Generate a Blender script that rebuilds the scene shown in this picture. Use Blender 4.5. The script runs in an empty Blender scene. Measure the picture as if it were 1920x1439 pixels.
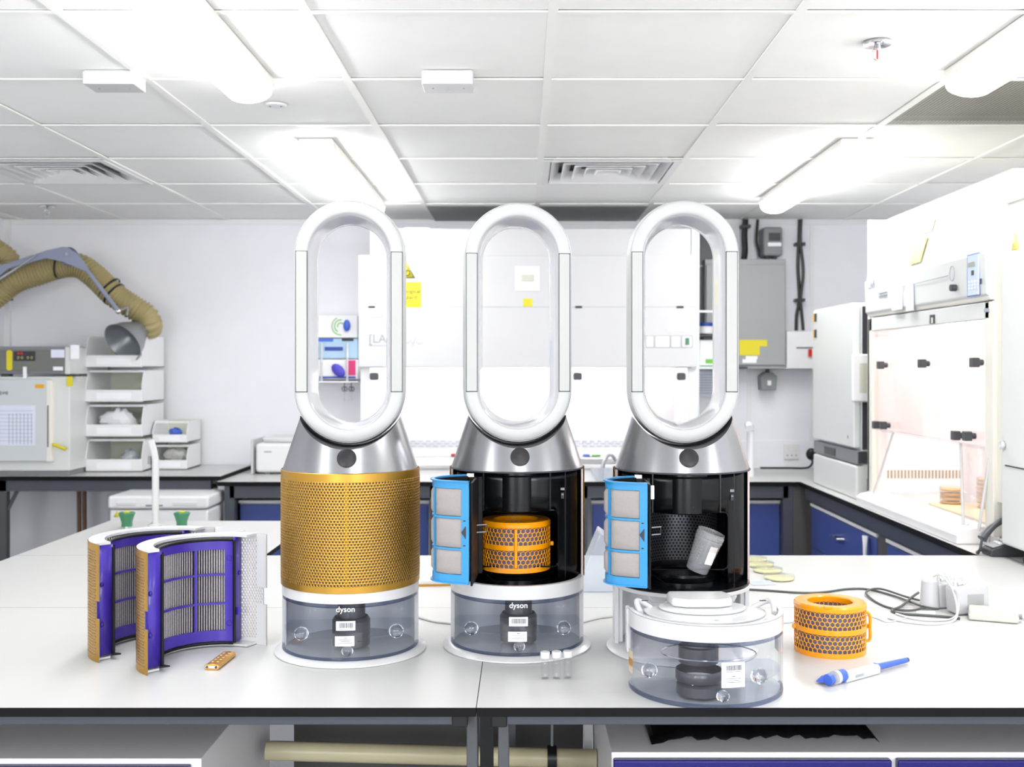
import bpy, bmesh, math, random
from mathutils import Vector, Matrix
random.seed(7)
S = bpy.context.scene
R_ = math.radians
F = 2000.0            # focal length in pixels of the 1920-wide frame
VX, VY = 982.0, 690.0  # vanishing point
CZ = 1.48             # camera height
BZ = 0.90             # bench height

# ------------------------------------------------------------------ camera, world, exposure
cam_data = bpy.data.cameras.new('camera')
cam = bpy.data.objects.new('camera', cam_data)
S.collection.objects.link(cam)
cam.location = (0, 0, CZ)
cam.rotation_euler = (R_(90), 0, 0)
cam_data.sensor_width = 36
cam_data.lens = 36 * F / 1920
cam_data.shift_x = -(VX - 960) / 1920
cam_data.shift_y = -(719.5 - VY) / 1920
cam_data.clip_start = 0.05
cam_data.dof.use_dof = True
cam_data.dof.focus_distance = 2.12
cam_data.dof.aperture_fstop = 6.3
S.camera = cam
W = bpy.data.worlds.new('world'); S.world = W
W.use_nodes = True
W.node_tree.nodes['Background'].inputs[0].default_value = (0.8, 0.85, 0.95, 1)
W.node_tree.nodes['Background'].inputs[1].default_value = 0.3
S.view_settings.view_transform = 'Standard'
S.view_settings.look = 'None'
S.view_settings.exposure = 0.78
S.view_settings.gamma = 1.0
S.view_settings.use_curve_mapping = False
LAMP = 15.8           # emission of the batten diffusers
CEIL_FILL_W = 5.0    # watts of each unseen ceiling fill light added behind the camera
FRONT_FILL_W = 36.0        # watts of each unseen front fill light added behind the camera
S.cycles.max_bounces = 12
S.cycles.diffuse_bounces = 5
S.cycles.transparent_max_bounces = 24
S.cycles.caustics_reflective = False
S.cycles.sample_clamp_indirect = 6

def PX(px, Y): return (px - VX) / F * Y
def PZ(py, Y): return CZ + (VY - py) / F * Y
def YB(py, z=BZ): return (CZ - z) * F / (py - VY)

# unseen fill lights added behind the camera to brighten the fans' front faces
for wx_ in (-1.45, 1.15):
    ld = bpy.data.lights.new('window_light', 'AREA')
    ld.shape = 'RECTANGLE'; ld.size = 1.3; ld.size_y = 1.1
    ld.energy = FRONT_FILL_W; ld.color = (0.96, 0.98, 1.0)
    lo = bpy.data.objects.new('window_light', ld)
    S.collection.objects.link(lo)
    lo.location = (wx_, -2.1, 1.55); lo.rotation_euler = (R_(90), 0, 0)
# unseen ceiling lights, added behind the camera as extra fill for the fronts
for lx in (-1.6, 0.2, 2.0):
    for ly in (-0.9, 0.5):
        ld = bpy.data.lights.new('ceiling_panel_light', 'AREA')
        ld.shape = 'RECTANGLE'; ld.size = 0.16; ld.size_y = 1.2
        ld.energy = CEIL_FILL_W
        lo = bpy.data.objects.new('ceiling_panel_light', ld)
        S.collection.objects.link(lo)
        lo.location = (lx, ly, 2.31)

# ------------------------------------------------------------------ materials
def lin(h):
    h = h.lstrip('#')
    c = [int(h[i:i+2], 16) / 255 for i in (0, 2, 4)]
    return tuple((v / 12.92 if v <= 0.04045 else ((v + 0.055) / 1.055) ** 2.4) for v in c) + (1,)
MATS = {}
def mat(name, col, rough=0.5, metal=0.0, bump=0.0, bscale=200, vary=0.0, vscale=8, emit=0, aniso=0, coat=0, spec=0.5, trans=0, ior=1.45):
    if name in MATS: return MATS[name]
    m = bpy.data.materials.new(name); m.use_nodes = True
    nt = m.node_tree; b = nt.nodes['Principled BSDF']
    c = lin(col) if isinstance(col, str) else tuple(col) + (1,)
    b.inputs['Base Color'].default_value = c
    b.inputs['Roughness'].default_value = rough
    b.inputs['Metallic'].default_value = metal
    b.inputs['Specular IOR Level'].default_value = spec
    b.inputs['Anisotropic'].default_value = aniso
    b.inputs['Coat Weight'].default_value = coat
    b.inputs['Coat Roughness'].default_value = 0.05
    b.inputs['Transmission Weight'].default_value = trans
    b.inputs['IOR'].default_value = ior
    if emit:
        b.inputs['Emission Color'].default_value = c
        b.inputs['Emission Strength'].default_value = emit
    tc = nt.nodes.new('ShaderNodeTexCoord')
    if bump:
        n = nt.nodes.new('ShaderNodeTexNoise'); n.inputs['Scale'].default_value = bscale; n.inputs['Detail'].default_value = 3
        bp = nt.nodes.new('ShaderNodeBump'); bp.inputs['Strength'].default_value = bump; bp.inputs['Distance'].default_value = 0.002
        nt.links.new(tc.outputs['Object'], n.inputs['Vector'])
        nt.links.new(n.outputs['Fac'], bp.inputs['Height']); nt.links.new(bp.outputs[0], b.inputs['Normal'])
    v = vary if vary else 0.03
    n = nt.nodes.new('ShaderNodeTexNoise'); n.inputs['Scale'].default_value = vscale; n.inputs['Detail'].default_value = 4
    mx = nt.nodes.new('ShaderNodeMix'); mx.data_type = 'RGBA'
    mx.inputs['A'].default_value = tuple(x * (1 - v) for x in c[:3]) + (1,)
    mx.inputs['B'].default_value = tuple(min(1, x * (1 + v)) for x in c[:3]) + (1,)
    nt.links.new(tc.outputs['Object'], n.inputs['Vector'])
    nt.links.new(n.outputs['Fac'], mx.inputs['Factor'])
    nt.links.new(mx.outputs['Result'], b.inputs['Base Color'])
    MATS[name] = m; return m
def clear(name, tint, refl=0.5, rough=0.02, fog=0.0):
    """thin-walled clear plastic or glass: tinted see-through with a fresnel sheen"""
    if name in MATS: return MATS[name]
    m = bpy.data.materials.new(name); m.use_nodes = True; nt = m.node_tree; nt.nodes.clear()
    o = nt.nodes.new('ShaderNodeOutputMaterial'); mix = nt.nodes.new('ShaderNodeMixShader')
    t = nt.nodes.new('ShaderNodeBsdfTransparent'); g = nt.nodes.new('ShaderNodeBsdfGlossy')
    t.inputs[0].default_value = lin(tint); g.inputs['Roughness'].default_value = rough
    lw = nt.nodes.new('ShaderNodeLayerWeight'); lw.inputs['Blend'].default_value = 0.5
    pw = nt.nodes.new('ShaderNodeMath'); pw.operation = 'POWER'; pw.inputs[1].default_value = 3.5
    mt = nt.nodes.new('ShaderNodeMath'); mt.operation = 'MULTIPLY_ADD'; mt.inputs[1].default_value = refl; mt.inputs[2].default_value = 0.03
    nt.links.new(lw.outputs['Facing'], pw.inputs[0]); nt.links.new(pw.outputs[0], mt.inputs[0]); nt.links.new(mt.outputs[0], mix.inputs[0])
    last = t
    if fog:
        d = nt.nodes.new('ShaderNodeBsdfDiffuse'); d.inputs[0].default_value = lin('#f4f6fa')
        m2 = nt.nodes.new('ShaderNodeMixShader'); m2.inputs[0].default_value = fog
        nt.links.new(t.outputs[0], m2.inputs[1]); nt.links.new(d.outputs[0], m2.inputs[2]); last = m2
    nt.links.new(last.outputs[0], mix.inputs[1]); nt.links.new(g.outputs[0], mix.inputs[2])
    nt.links.new(mix.outputs[0], o.inputs[0]); MATS[name] = m; return m

wall_m = mat('wall_paint', '#eeeef3', 0.55, bump=0.03)
wall_back_m = mat('rear_wall_paint', '#e6e6e4', 0.7)
ceil_m = mat('ceiling_tile', '#f6f6f4', 0.8, bump=0.25, bscale=350)
tbar_m = mat('ceiling_bar', '#f6f6f2', 0.4)
tbar_sh = mat('plenum', '#8c8c8a', 0.8)
duct_m = mat('grey_soffit_panel', '#8f9391', 0.5)
floor_m = mat('vinyl_floor', '#8f9193', 0.4, vary=0.1)
lam_m = mat('white_laminate', '#c5c5c3', 0.3, vary=0.015, vscale=3)
black_edge = mat('black_laminate_edge', '#0d0c0d', 0.6, spec=.2)
steel_blue = mat('grey_painted_rail', '#464a53', 0.4)
leg_m = mat('grey_painted_leg', '#4b4d50', 0.45)
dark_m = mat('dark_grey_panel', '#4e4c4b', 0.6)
blkp = mat('black_plastic', '#1a1a1c', 0.35)
blkg = mat('gloss_black_plastic', '#08090c', 0.22, spec=0.35)
blkm = mat('matt_black_plastic', '#0f1013', 0.45, spec=.3)
cab_m = mat('cabinet_white', '#f4f1f2', 0.4)
blue_m = mat('blue_drawer', '#3f5092', 0.4)
purpleblue = mat('deep_blue_drawer', '#1f1b6c', 0.3)
chrome = mat('chrome', '#e8e8ea', 0.12, metal=1)
alu = mat('galvanised_steel', '#b9bdc0', 0.35, metal=0.8, vary=0.15, vscale=60)
stain = mat('stainless_steel', '#c2c2c2', 0.3, metal=1)
whitep = mat('white_plastic', '#cdcdce', 0.25, coat=0.15)
whitem = mat('white_matt_plastic', '#e9e9ea', 0.45)
ringm = mat('fan_loop_white', '#bbbbba', 0.38)
ringin = mat('fan_loop_inner_gloss', '#cfcfd2', 0.12, coat=0.4)
panelm = mat('fan_side_panel', '#b5b5b3', 0.5)
cream = mat('cream_enamel', '#e9e6dc', 0.35)
greyen = mat('grey_enamel', '#d9dcda', 0.35)
gold = mat('gold_shell', '#b98e3b', 0.38, metal=0.85, vary=0.02)
goldl = mat('gold_remote', '#cf9a45', 0.3, metal=0.7)
inner_grey = mat('filter_media_grey', '#9a8790', 0.8, vary=0.2, vscale=60)
purple = mat('purple_plastic', '#432fa0', 0.3, coat=0.15)
purple_d = mat('dark_purple_plastic', '#35218c', 0.3)
pleat_m = mat('pleated_carbon_paper', '#b9b2b6', 0.9, vary=0.35, vscale=260)
orange = mat('orange_plastic', '#f39a06', 0.25, coat=0.35)
media = mat('grey_blue_media', '#6f6c80', 0.8, vary=0.35, vscale=300)
sky = mat('sky_blue_plastic', '#348cc2', 0.3, coat=0.2)
meshgrey = mat('fine_grey_mesh', '#9b9592', 0.7, bump=0.4, bscale=900, vary=0.08, vscale=300)
ashgrey = mat('grey_lavender_plastic', '#e9e9ec', 0.4)
column_m = mat('dark_grey_column', '#57575a', 0.35, metal=0.5)
paper = mat('paper', '#f4f4f8', 0.7)
paper2 = mat('printed_paper_blue', '#dfe3f2', 0.7)
ink = mat('ink', '#3a3a40', 0.7)
inkl = mat('pale_ink', '#9aa0ab', 0.7)
yel = mat('yellow_sticker', '#dccd24', 0.5)
yel2 = mat('pale_yellow_sticker', '#ecdc74', 0.5)
amber = mat('amber_sticker', '#eda80c', 0.5)
red = mat('red_plastic', '#c82a20', 0.35)
green = mat('green_plastic', '#3f7f5c', 0.4)
green2 = mat('green_print', '#6fb64a', 0.5)
bluep = mat('blue_plastic', '#3f63c8', 0.35)
bluedk = mat('dark_blue_plastic', '#1f3f98', 0.4)
bluelt = mat('light_blue_card', '#a9c6dd', 0.6)
pink = mat('pink_card', '#c93b72', 0.6)
violet = mat('violet_nitrile', '#4b44b8', 0.5)
grey = mat('grey_plastic', '#7f8387', 0.4)
greyc = mat('grey_steel_cabinet', '#9c9e9e', 0.4)
greyd = mat('dark_grey_plastic', '#3c3f43', 0.4)
hosem = mat('khaki_hose', '#a3966a', 0.5, vary=0.1)
arm_m = mat('blue_grey_arm', '#8c92a8', 0.35)
brown = mat('brown_pipe', '#6b4c3a', 0.4)
beige = mat('beige_pipe', '#c5bd9b', 0.35)
bagm = mat('black_bag', '#101012', 0.25)
agar = mat('agar', '#d8d4a4', 0.35)
agar2 = mat('orange_agar', '#e8b470', 0.35)
wood = mat('pale_tray', '#ead9ae', 0.5)
pinkwall = mat('pink_tinted_liner', '#fbf5f6', 0.4)
brushed = mat('brushed_nickel', '#a3a3a6', 0.22, metal=1, aniso=0.6, vary=0.05, vscale=5)
dispm = mat('display_glass', '#2b292c', 0.35, spec=0.3)
lampm = mat('lit_diffuser', '#ffffff', 0.3, emit=LAMP)
tubem = mat('lit_tube', '#ffffff', 0.3, emit=22)
lampbody = mat('lamp_housing', '#e9e6e0', 0.4)
smoke = clear('smoky_tank_plastic', '#f9fafc', 0.4)
clearp = clear('clear_tank_plastic', '#fbfcfe', 0.4)
edgec = clear('thick_plastic_edge', '#a4adc4', 0.6)
water_m = clear('water_surface', '#f3f5fa', 0.4)
sashm = clear('sash_acrylic', '#fefbfb', 0.4, fog=0.08)
vialm = clear('vial_glass', '#fcfdfd', 0.5)
cupm = clear('specimen_cup_plastic', '#f4f4f4', 0.5, rough=0.25, fog=0.2)
dishm = clear('dish_plastic', '#fdfdfa', 0.5, fog=0.05)
frost = clear('frosted_plastic', '#eef4fb', 0.3, fog=0.4)
glassm = mat('solid_glass', '#ffffff', 0.02, trans=1, ior=1.45)

# ------------------------------------------------------------------ mesh helpers
class MB:
    def __init__(s): s.v = []; s.f = []; s.m = []
    def add(s, vs, fs, mi=0):
        o = len(s.v); s.v += [tuple(p) for p in vs]
        for f in fs: s.f.append(tuple(i + o for i in f)); s.m.append(mi)
        return s
    def box(s, x0, x1, y0, y1, z0, z1, mi=0, top=None, M=None):
        v = [(x, y, z) for z in (z0, z1) for y in (y0, y1) for x in (x0, x1)]
        if M: v = [tuple(M @ Vector(p)) for p in v]
        s.add(v, [(0, 2, 3, 1), (0, 1, 5, 4), (1, 3, 7, 5), (3, 2, 6, 7), (2, 0, 4, 6)], mi)
        s.add([], [], mi); s.f.append(tuple(len(s.v) - 8 + i for i in (4, 5, 7, 6))); s.m.append(mi if top is None else top)
        return s
    def prism(s, poly, a0, a1, axis='z', mi=0):
        n = len(poly)
        def P(p, a): return {'z': (p[0], p[1], a), 'y': (p[0], a, p[1]), 'x': (a, p[0], p[1])}[axis]
        v = [P(p, a0) for p in poly] + [P(p, a1) for p in poly]
        s.add(v, [tuple(range(n))[::-1], tuple(range(n, 2 * n))] + [(i, (i + 1) % n, n + (i + 1) % n, n + i) for i in range(n)], mi)
        return s
    def lathe(s, prof, seg=48, a0=0, a1=360, c=(0, 0), mi=0, cap=False, sx=1, sy=1):
        full = abs(a1 - a0) >= 359.9; n = seg if full else seg + 1; k = len(prof); vs = []
        for i in range(n):
            a = R_(a0 + (a1 - a0) * i / seg)
            for r, z in prof: vs.append((c[0] + sx * r * math.sin(a), c[1] - sy * r * math.cos(a), z))
        fs = []
        for i in range(seg):
            j = (i + 1) % n
            for q in range(k - 1): fs.append((i * k + q, j * k + q, j * k + q + 1, i * k + q + 1))
        if cap and not full:
            fs.append(tuple(range(k))); fs.append(tuple((n - 1) * k + q for q in range(k))[::-1])
        s.add(vs, fs, mi); return s
    def tube(s, pts, r, seg=8, mi=0, cap=True, radii=None, smooth=0):
        P = [Vector(p) for p in pts]
        if smooth:
            Q = []
            for i in range(len(P) - 1):
                p0 = P[max(i - 1, 0)]; p1 = P[i]; p2 = P[i + 1]; p3 = P[min(i + 2, len(P) - 1)]
                for t in range(smooth):
                    u = t / smooth
                    Q.append(0.5 * ((2 * p1) + (p2 - p0) * u + (2 * p0 - 5 * p1 + 4 * p2 - p3) * u * u + (3 * p1 - p0 - 3 * p2 + p3) * u ** 3))
            Q.append(P[-1]); P = Q
        n = len(P); vs = []; up = None
        for i, p in enumerate(P):
            d = (P[min(i + 1, n - 1)] - P[max(i - 1, 0)]).normalized()
            if up is None: up = Vector((0, 0, 1)) if abs(d.z) < 0.9 else Vector((1, 0, 0))
            a = d.cross(up).normalized(); up = a.cross(d).normalized()
            rr = radii[i] if radii and not smooth else (radii(i / (n - 1)) if callable(radii) else r)
            for q in range(seg):
                w = 2 * math.pi * q / seg; vs.append(p + a * rr * math.cos(w) + up * rr * math.sin(w))
        fs = [(i * seg + q, i * seg + (q + 1) % seg, (i + 1) * seg + (q + 1) % seg, (i + 1) * seg + q) for i in range(n - 1) for q in range(seg)]
        if cap: fs += [tuple(range(seg))[::-1], tuple((n - 1) * seg + q for q in range(seg))]
        s.add(vs, fs, mi); return s
    def ball(s, c, rx, ry, rz, seg=16, rings=10, mi=0):
        vs = []; fs = []
        for i in range(rings + 1):
            t = math.pi * i / rings
            for q in range(seg):
                a = 2 * math.pi * q / seg
                vs.append((c[0] + rx * math.sin(t) * math.cos(a), c[1] + ry * math.sin(t) * math.sin(a), c[2] + rz * math.cos(t)))
        for i in range(rings):
            for q in range(seg): fs.append((i * seg + q, (i + 1) * seg + q, (i + 1) * seg + (q + 1) % seg, i * seg + (q + 1) % seg))
        s.add(vs, fs, mi); return s
    def build(s, name, m, parent=None, loc=(0, 0, 0), rot=(0, 0, 0), bevel=0, bseg=2, solid=0, smooth=38, merge=False, label=None):
        me = bpy.data.meshes.new(name); me.from_pydata(s.v, [], s.f)
        ms = m if isinstance(m, (list, tuple)) else [m]
        for q in ms: me.materials.append(q)
        me.polygons.foreach_set('material_index', s.m)
        bm = bmesh.new(); bm.from_mesh(me)
        if merge or len(s.v) < 30000: bmesh.ops.remove_doubles(bm, verts=bm.verts, dist=1e-5)
        bmesh.ops.recalc_face_normals(bm, faces=bm.faces)
        bm.to_mesh(me); bm.free()
        if smooth:
            me.polygons.foreach_set('use_smooth', [True] * len(me.polygons))
            me.set_sharp_from_angle(angle=R_(smooth))
        o = bpy.data.objects.new(name, me); S.collection.objects.link(o)
        o.location = loc; o.rotation_euler = rot; o.parent = parent
        if bevel:
            b = o.modifiers.new('bevel', 'BEVEL'); b.width = bevel; b.segments = bseg; b.limit_method = 'ANGLE'; b.angle_limit = R_(40)
            b.harden_normals = True
        if solid:
            d = o.modifiers.new('solid', 'SOLIDIFY'); d.thickness = solid; d.offset = 0
        if label: o['label'] = label
        return o
def tag(o, label, cat, group=None, kind=None):
    o['label'] = label; o['category'] = cat
    if group: o['group'] = group
    if kind: o['kind'] = kind
    return o
def thing(name, label, cat, loc=(0, 0, 0), rz=0, group=None):
    o = bpy.data.objects.new(name, None); S.collection.objects.link(o)
    o.empty_display_size = 0.05
    o.location = loc; o.rotation_euler = (0, 0, R_(rz)); tag(o, label, cat, group); return o
def struct(o): o['kind'] = 'structure'; return o
def dup(root, loc, rz=0, label=None):
    def cp(o, par):
        c = o.copy(); S.collection.objects.link(c); c.parent = par
        for ch in o.children: cp(ch, c)
        return c
    r = cp(root, None); r.location = loc; r.rotation_euler = (0, 0, R_(rz))
    if label: r['label'] = label
    return r
def box(name, m, x0, x1, y0, y1, z0, z1, parent=None, bevel=0, **k):
    return MB().box(min(x0, x1), max(x0, x1), min(y0, y1), max(y0, y1), min(z0, z1), max(z0, z1)).build(name, m, parent, bevel=bevel, **k)
def text(s, m, parent, loc, rot, size, name='lettering', bold=0, align='CENTER', ext=0.0002):
    c = bpy.data.curves.new(name, 'FONT'); c.body = s; c.size = size; c.align_x = align; c.extrude = ext; c.offset = bold
    c.resolution_u = 3
    c.materials.append(m); o = bpy.data.objects.new(name, c); S.collection.objects.link(o)
    o.parent = parent; o.location = loc; o.rotation_euler = [R_(a) for a in rot]; return o
def perf(R, z0, z1, a0, a1, p, q, hr, margin=0.0):
    """curved sheet with staggered round holes, a=0 towards -Y"""
    mb = MB(); full = abs(a1 - a0) > 359
    nc = max(4, round(R * R_(a1 - a0) / p)); nr = round((z1 - z0) / q)
    da = R_(a1 - a0) / nc; dz = (z1 - z0) / nr
    def P(a, z): return (R * math.sin(a), -R * math.cos(a), z)
    for r in range(nr):
        z = z0 + (r + .5) * dz; off = 0.5 if r % 2 else 0
        cells = range(nc) if (full or not off) else range(nc - 1)
        for c in cells:
            a = R_(a0) + (c + .5 + off) * da
            out = [(-1, -1), (0, -1), (1, -1), (1, 0), (1, 1), (0, 1), (-1, 1), (-1, 0)]
            vs = [P(a + x * da / 2, z + y * dz / 2) for x, y in out]
            for k in range(8):
                w = math.atan2(out[k][1], out[k][0])
                vs.append(P(a + hr * math.cos(w) / R, z + hr * math.sin(w)))
            mb.add(vs, [(k, (k + 1) % 8, 8 + (k + 1) % 8, 8 + k) for k in range(8)])
        if off and not full:
            for a in (R_(a0), R_(a1) - da / 2):
                mb.add([P(a, z - dz / 2), P(a + da / 2, z - dz / 2), P(a + da / 2, z + dz / 2), P(a, z + dz / 2)], [(0, 1, 2, 3)])
    return mb
def hexshell(R, z0, z1, p, wall):
    mb = MB(); n = round(2 * math.pi * R / p); da = 2 * math.pi / n; p = R * da
    h = p / math.sqrt(3); dz = 1.5 * h; nr = max(1, round((z1 - z0 - 0.5 * h) / dz)); 
    for r in range(nr):
        z = z0 + h + r * dz
        for c in range(n):
            a = (c + (0.5 if r % 2 else 0)) * da; vs = []
            for rr in (h, h - wall):
                for k in range(6):
                    w = math.pi / 6 + k * math.pi / 3
                    aa = a + rr * math.cos(w) / R
                    vs.append((R * math.sin(aa), -R * math.cos(aa), z + rr * math.sin(w)))
            mb.add(vs, [(k, (k + 1) % 6, 6 + (k + 1) % 6, 6 + k) for k in range(6)])
    return mb
def patch(R, a0, a1, z0, z1, seg=8):
    return MB().lathe([(R, z0), (R, z1)], seg, a0, a1)

# ------------------------------------------------------------------ room shell
XL, XR, YN, YF, ZC = -2.98, 2.32, -2.2, 6.15, 2.335
struct(box('floor', floor_m, XL - .1, XR + .1, YN - .1, YF + .1, -0.05, 0))
wb = struct(box('wall_back', wall_m, XL - .1, XR + .1, YF, YF + .1, 0, ZC + .2))
wl = struct(box('wall_left', wall_m, XL - .1, XL, YN, YF, 0, ZC + .2))
wr = struct(box('wall_right', wall_m, XR, XR + .1, YN, YF, 0, ZC + .2))
wf = struct(box('wall_front', wall_back_m, XL - .1, XR + .1, YN - .1, YN, 0, ZC + .2))
for k_, wx_ in enumerate((-1.45, 1.15)):
    fr_ = MB()
    for a_, b_, c_, d_ in ((-.7, .7, -.6, -.55), (-.7, .7, .55, .6), (-.7, -.65, -.6, .6), (.65, .7, -.6, .6)): fr_.box(wx_ + a_, wx_ + b_, YN, YN + .12, 1.55 + c_, 1.55 + d_)
    struct(fr_.build('window_%d' % (k_ + 1), whitem))  # made-up frames around the front fill lights, out of view
# joint strips between the wall panels
for k, px in enumerate((1522, 1404, 250, 470)):
    if px in (250, 470): continue
    x = PX(px, YF)
    struct(box('trim_%d' % (k + 1), whitem, x - .012, x + .012, YF - .006, YF, BZ, ZC))
struct(box('trim_3', whitem, XL, XL + .03, YF - .03, YF, BZ, ZC))
struct(box('trim_4', whitem, XL, XR, YF - .012, YF, ZC - .03, ZC))
struct(box('trim_5', wall_m, -1.56, XR, YF - .014, YF - .001, BZ, 1.06, bevel=.003))

# suspended ceiling: slab, tiles, bars
GX = [0.07 + 0.592 * k for k in range(-6, 5)]
GY = [2.56 + 0.598 * k for k in range(-4, 7)]
ceiling = struct(box('ceiling', tbar_sh, XL - .1, XR + .1, YN - .1, YF + .1, ZC + .1, ZC + .15))
struct(box('trim_6', ceil_m, XL, XR, YN, GY[0], ZC, ZC + .02))
vent_cells = {(4.36, 0.07): 0, (4.36, -2.30): 0}
tile_mesh = None
xs = sorted(set([XL] + [x for x in GX if XL + .05 < x < XR] + [XR]))
for j in range(len(GY) - 1):
    y0, y1 = GY[j], GY[j + 1]
    for i in range(len(xs) - 1):
        x0, x1 = xs[i], xs[i + 1]; cx = (x0 + x1) / 2; cy = (y0 + y1) / 2
        if abs(cx - .366) < .1 and abs(cy - 4.65) < .1: continue
        if abs(cx + 2.0) < .1 and abs(cy - 4.65) < .1: continue
        if abs(cx - 1.55) < .1 and abs(cy - 3.46) < .1: continue
        if abs(cy - 5.85) < .1 and -0.6 < cx < 0.66:
            o = box('ceiling_tile', duct_m, x0 + .012, x1 - .012, y0 + .012, y1 - .012, ZC - .012, ZC + .01, ceiling, bevel=.004, label='dark grey ceiling panel')
            continue
        w, d = (x1 - x0 - .016) / 2, (y1 - y0 - .016) / 2
        if abs(w - .288) < .001 and abs(d - .291) < .001 and tile_mesh:
            o = bpy.data.objects.new('ceiling_tile', tile_mesh); S.collection.objects.link(o); o.parent = ceiling
        else:
            o = MB().box(-w, w, -d, d, 0, .015).build('ceiling_tile', ceil_m, ceiling, smooth=0)
            if abs(w - .288) < .001 and abs(d - .291) < .001: tile_mesh = o.data
        o.location = (cx, cy, ZC + .002 + .0015 * random.random())
        o.rotation_euler = (R_(random.uniform(-.08, .08)), R_(random.uniform(-.08, .08)), 0)
for x in xs[1:-1]:
    box('ceiling_bar', tbar_m, x - .012, x + .012, GY[0], YF, ZC - .004, ZC + .001, ceiling)
for y in GY[:-1]:
    box('ceiling_bar', tbar_m, XL, XR, y - .008, y + .008, ZC - .0035, ZC + .0008, ceiling)

# air diffusers
def diffuser(x0, y0, label):
    w = .592; t = thing('air_diffuser', label, 'vent', (x0 + w / 2, y0 + .299, ZC))
    h = .285
    box('backing_plate', blkp, -h, h, -h, h, .05, .055, t)
    def sq(r0, z0_, r1, z1_, nm, m):
        v = [(sx * r0, sy * r0, z0_) for sx, sy in ((-1, -1), (1, -1), (1, 1), (-1, 1))] + [(sx * r1, sy * r1, z1_) for sx, sy in ((-1, -1), (1, -1), (1, 1), (-1, 1))]
        MB().add(v, [(i, (i + 1) % 4, 4 + (i + 1) % 4, 4 + i) for i in range(4)]).build(nm, m, t, solid=.003, smooth=0)
    sq(h, -.006, .255, -.006, 'frame', whitem)
    for k, r in enumerate((.25, .2, .15, .1, .055)):
        sq(r, -.004, r - .038, .034, 'vane', whitem)
    return t
diffuser(0.07, 4.354, 'square four-way air diffuser in the ceiling above the two fans on the right')
diffuser(0.07 - .592 * 4, 4.354, 'square four-way air diffuser in the ceiling above the hose arm')
# perforated grille tile
t = thing('return_air_grille', 'grey perforated square grille in the ceiling beside a lit batten', 'vent', (0.07 + .592 * 2.5, 3.457, ZC))
mg = MB(); n = 46; h = .283; c = 2 * h / n
for i in range(n):
    for j in range(n):
        x = -h + (i + .5) * c; y = -h + (j + .5) * c
        o8 = [(-1, -1), (1, -1), (1, 1), (-1, 1)]
        vs = [(x + a * c / 2, y + b * c / 2, 0) for a, b in o8] + [(x + a * c / 3.4, y + b * c / 3.4, 0) for a, b in o8]
        mg.add(vs, [(k, (k + 1) % 4, 4 + (k + 1) % 4, 4 + k) for k in range(4)])
g_ = mg.build('perforated_sheet', mat('grille_grey', '#a9a89f', .5), t, smooth=0)
box('backing_plate', dark_m, -h, h, -h, h, .03, .035, t)

# battens
def batten(x, y0, y1, label):
    t = thing('batten_light', label, 'ceiling light', (x, y0, ZC), 0, 'sealed batten lights on the ceiling')
    L = y1 - y0
    prof = [(-.062, 0), (.062, 0), (.07, -.03), (.066, -.036), (-.066, -.036), (-.07, -.03)]
    MB().prism(prof, 0.0, L, 'y').build('housing', lampbody, t, bevel=.006)
    n = 12; arc = [(.066 * math.cos(math.pi * k / n), -.034 - .052 * math.sin(math.pi * k / n) ** .6) for k in range(n + 1)]
    vs = []; rows = [(0.0, .35, 0.02), (.015, .8, .005), (.04, 1, 0), (L - .04, 1, 0), (L - .015, .8, 0), (L, .35, 0)]
    for (yy, sc, _) in rows:
        for (px_, pz_) in arc: vs.append((px_ * (.75 + .25 * sc), yy, -.034 + (pz_ + .034) * sc))
    k = n + 1
    fs = [(i * k + q, i * k + q + 1, (i + 1) * k + q + 1, (i + 1) * k + q) for i in range(5) for q in range(n)]
    fs += [tuple(range(k)), tuple(5 * k + q for q in range(k))[::-1]]
    MB().add(vs, fs).build('diffuser', lampm, t)
    for yy in (.12, L * .35, L * .65, L - .12):
        for s_ in (-1, 1):
            box('clip', lampbody, s_ * .066 - .005, s_ * .066 + .005, yy - .012, yy + .012, -.05, -.018, t, bevel=.002)
    return t
batten(-.80, 1.62, 3.14, 'lit sealed batten light running out of frame beside the ceiling sensor box')
batten(-.775, 3.97, 5.47, 'lit sealed batten light above the closed gold fan')
batten(1.245, 3.97, 5.35, 'lit sealed batten light above the grey electrical cabinet')
batten(1.27, 1.55, 3.07, 'lit sealed batten light under the grey perforated grille')

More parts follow.
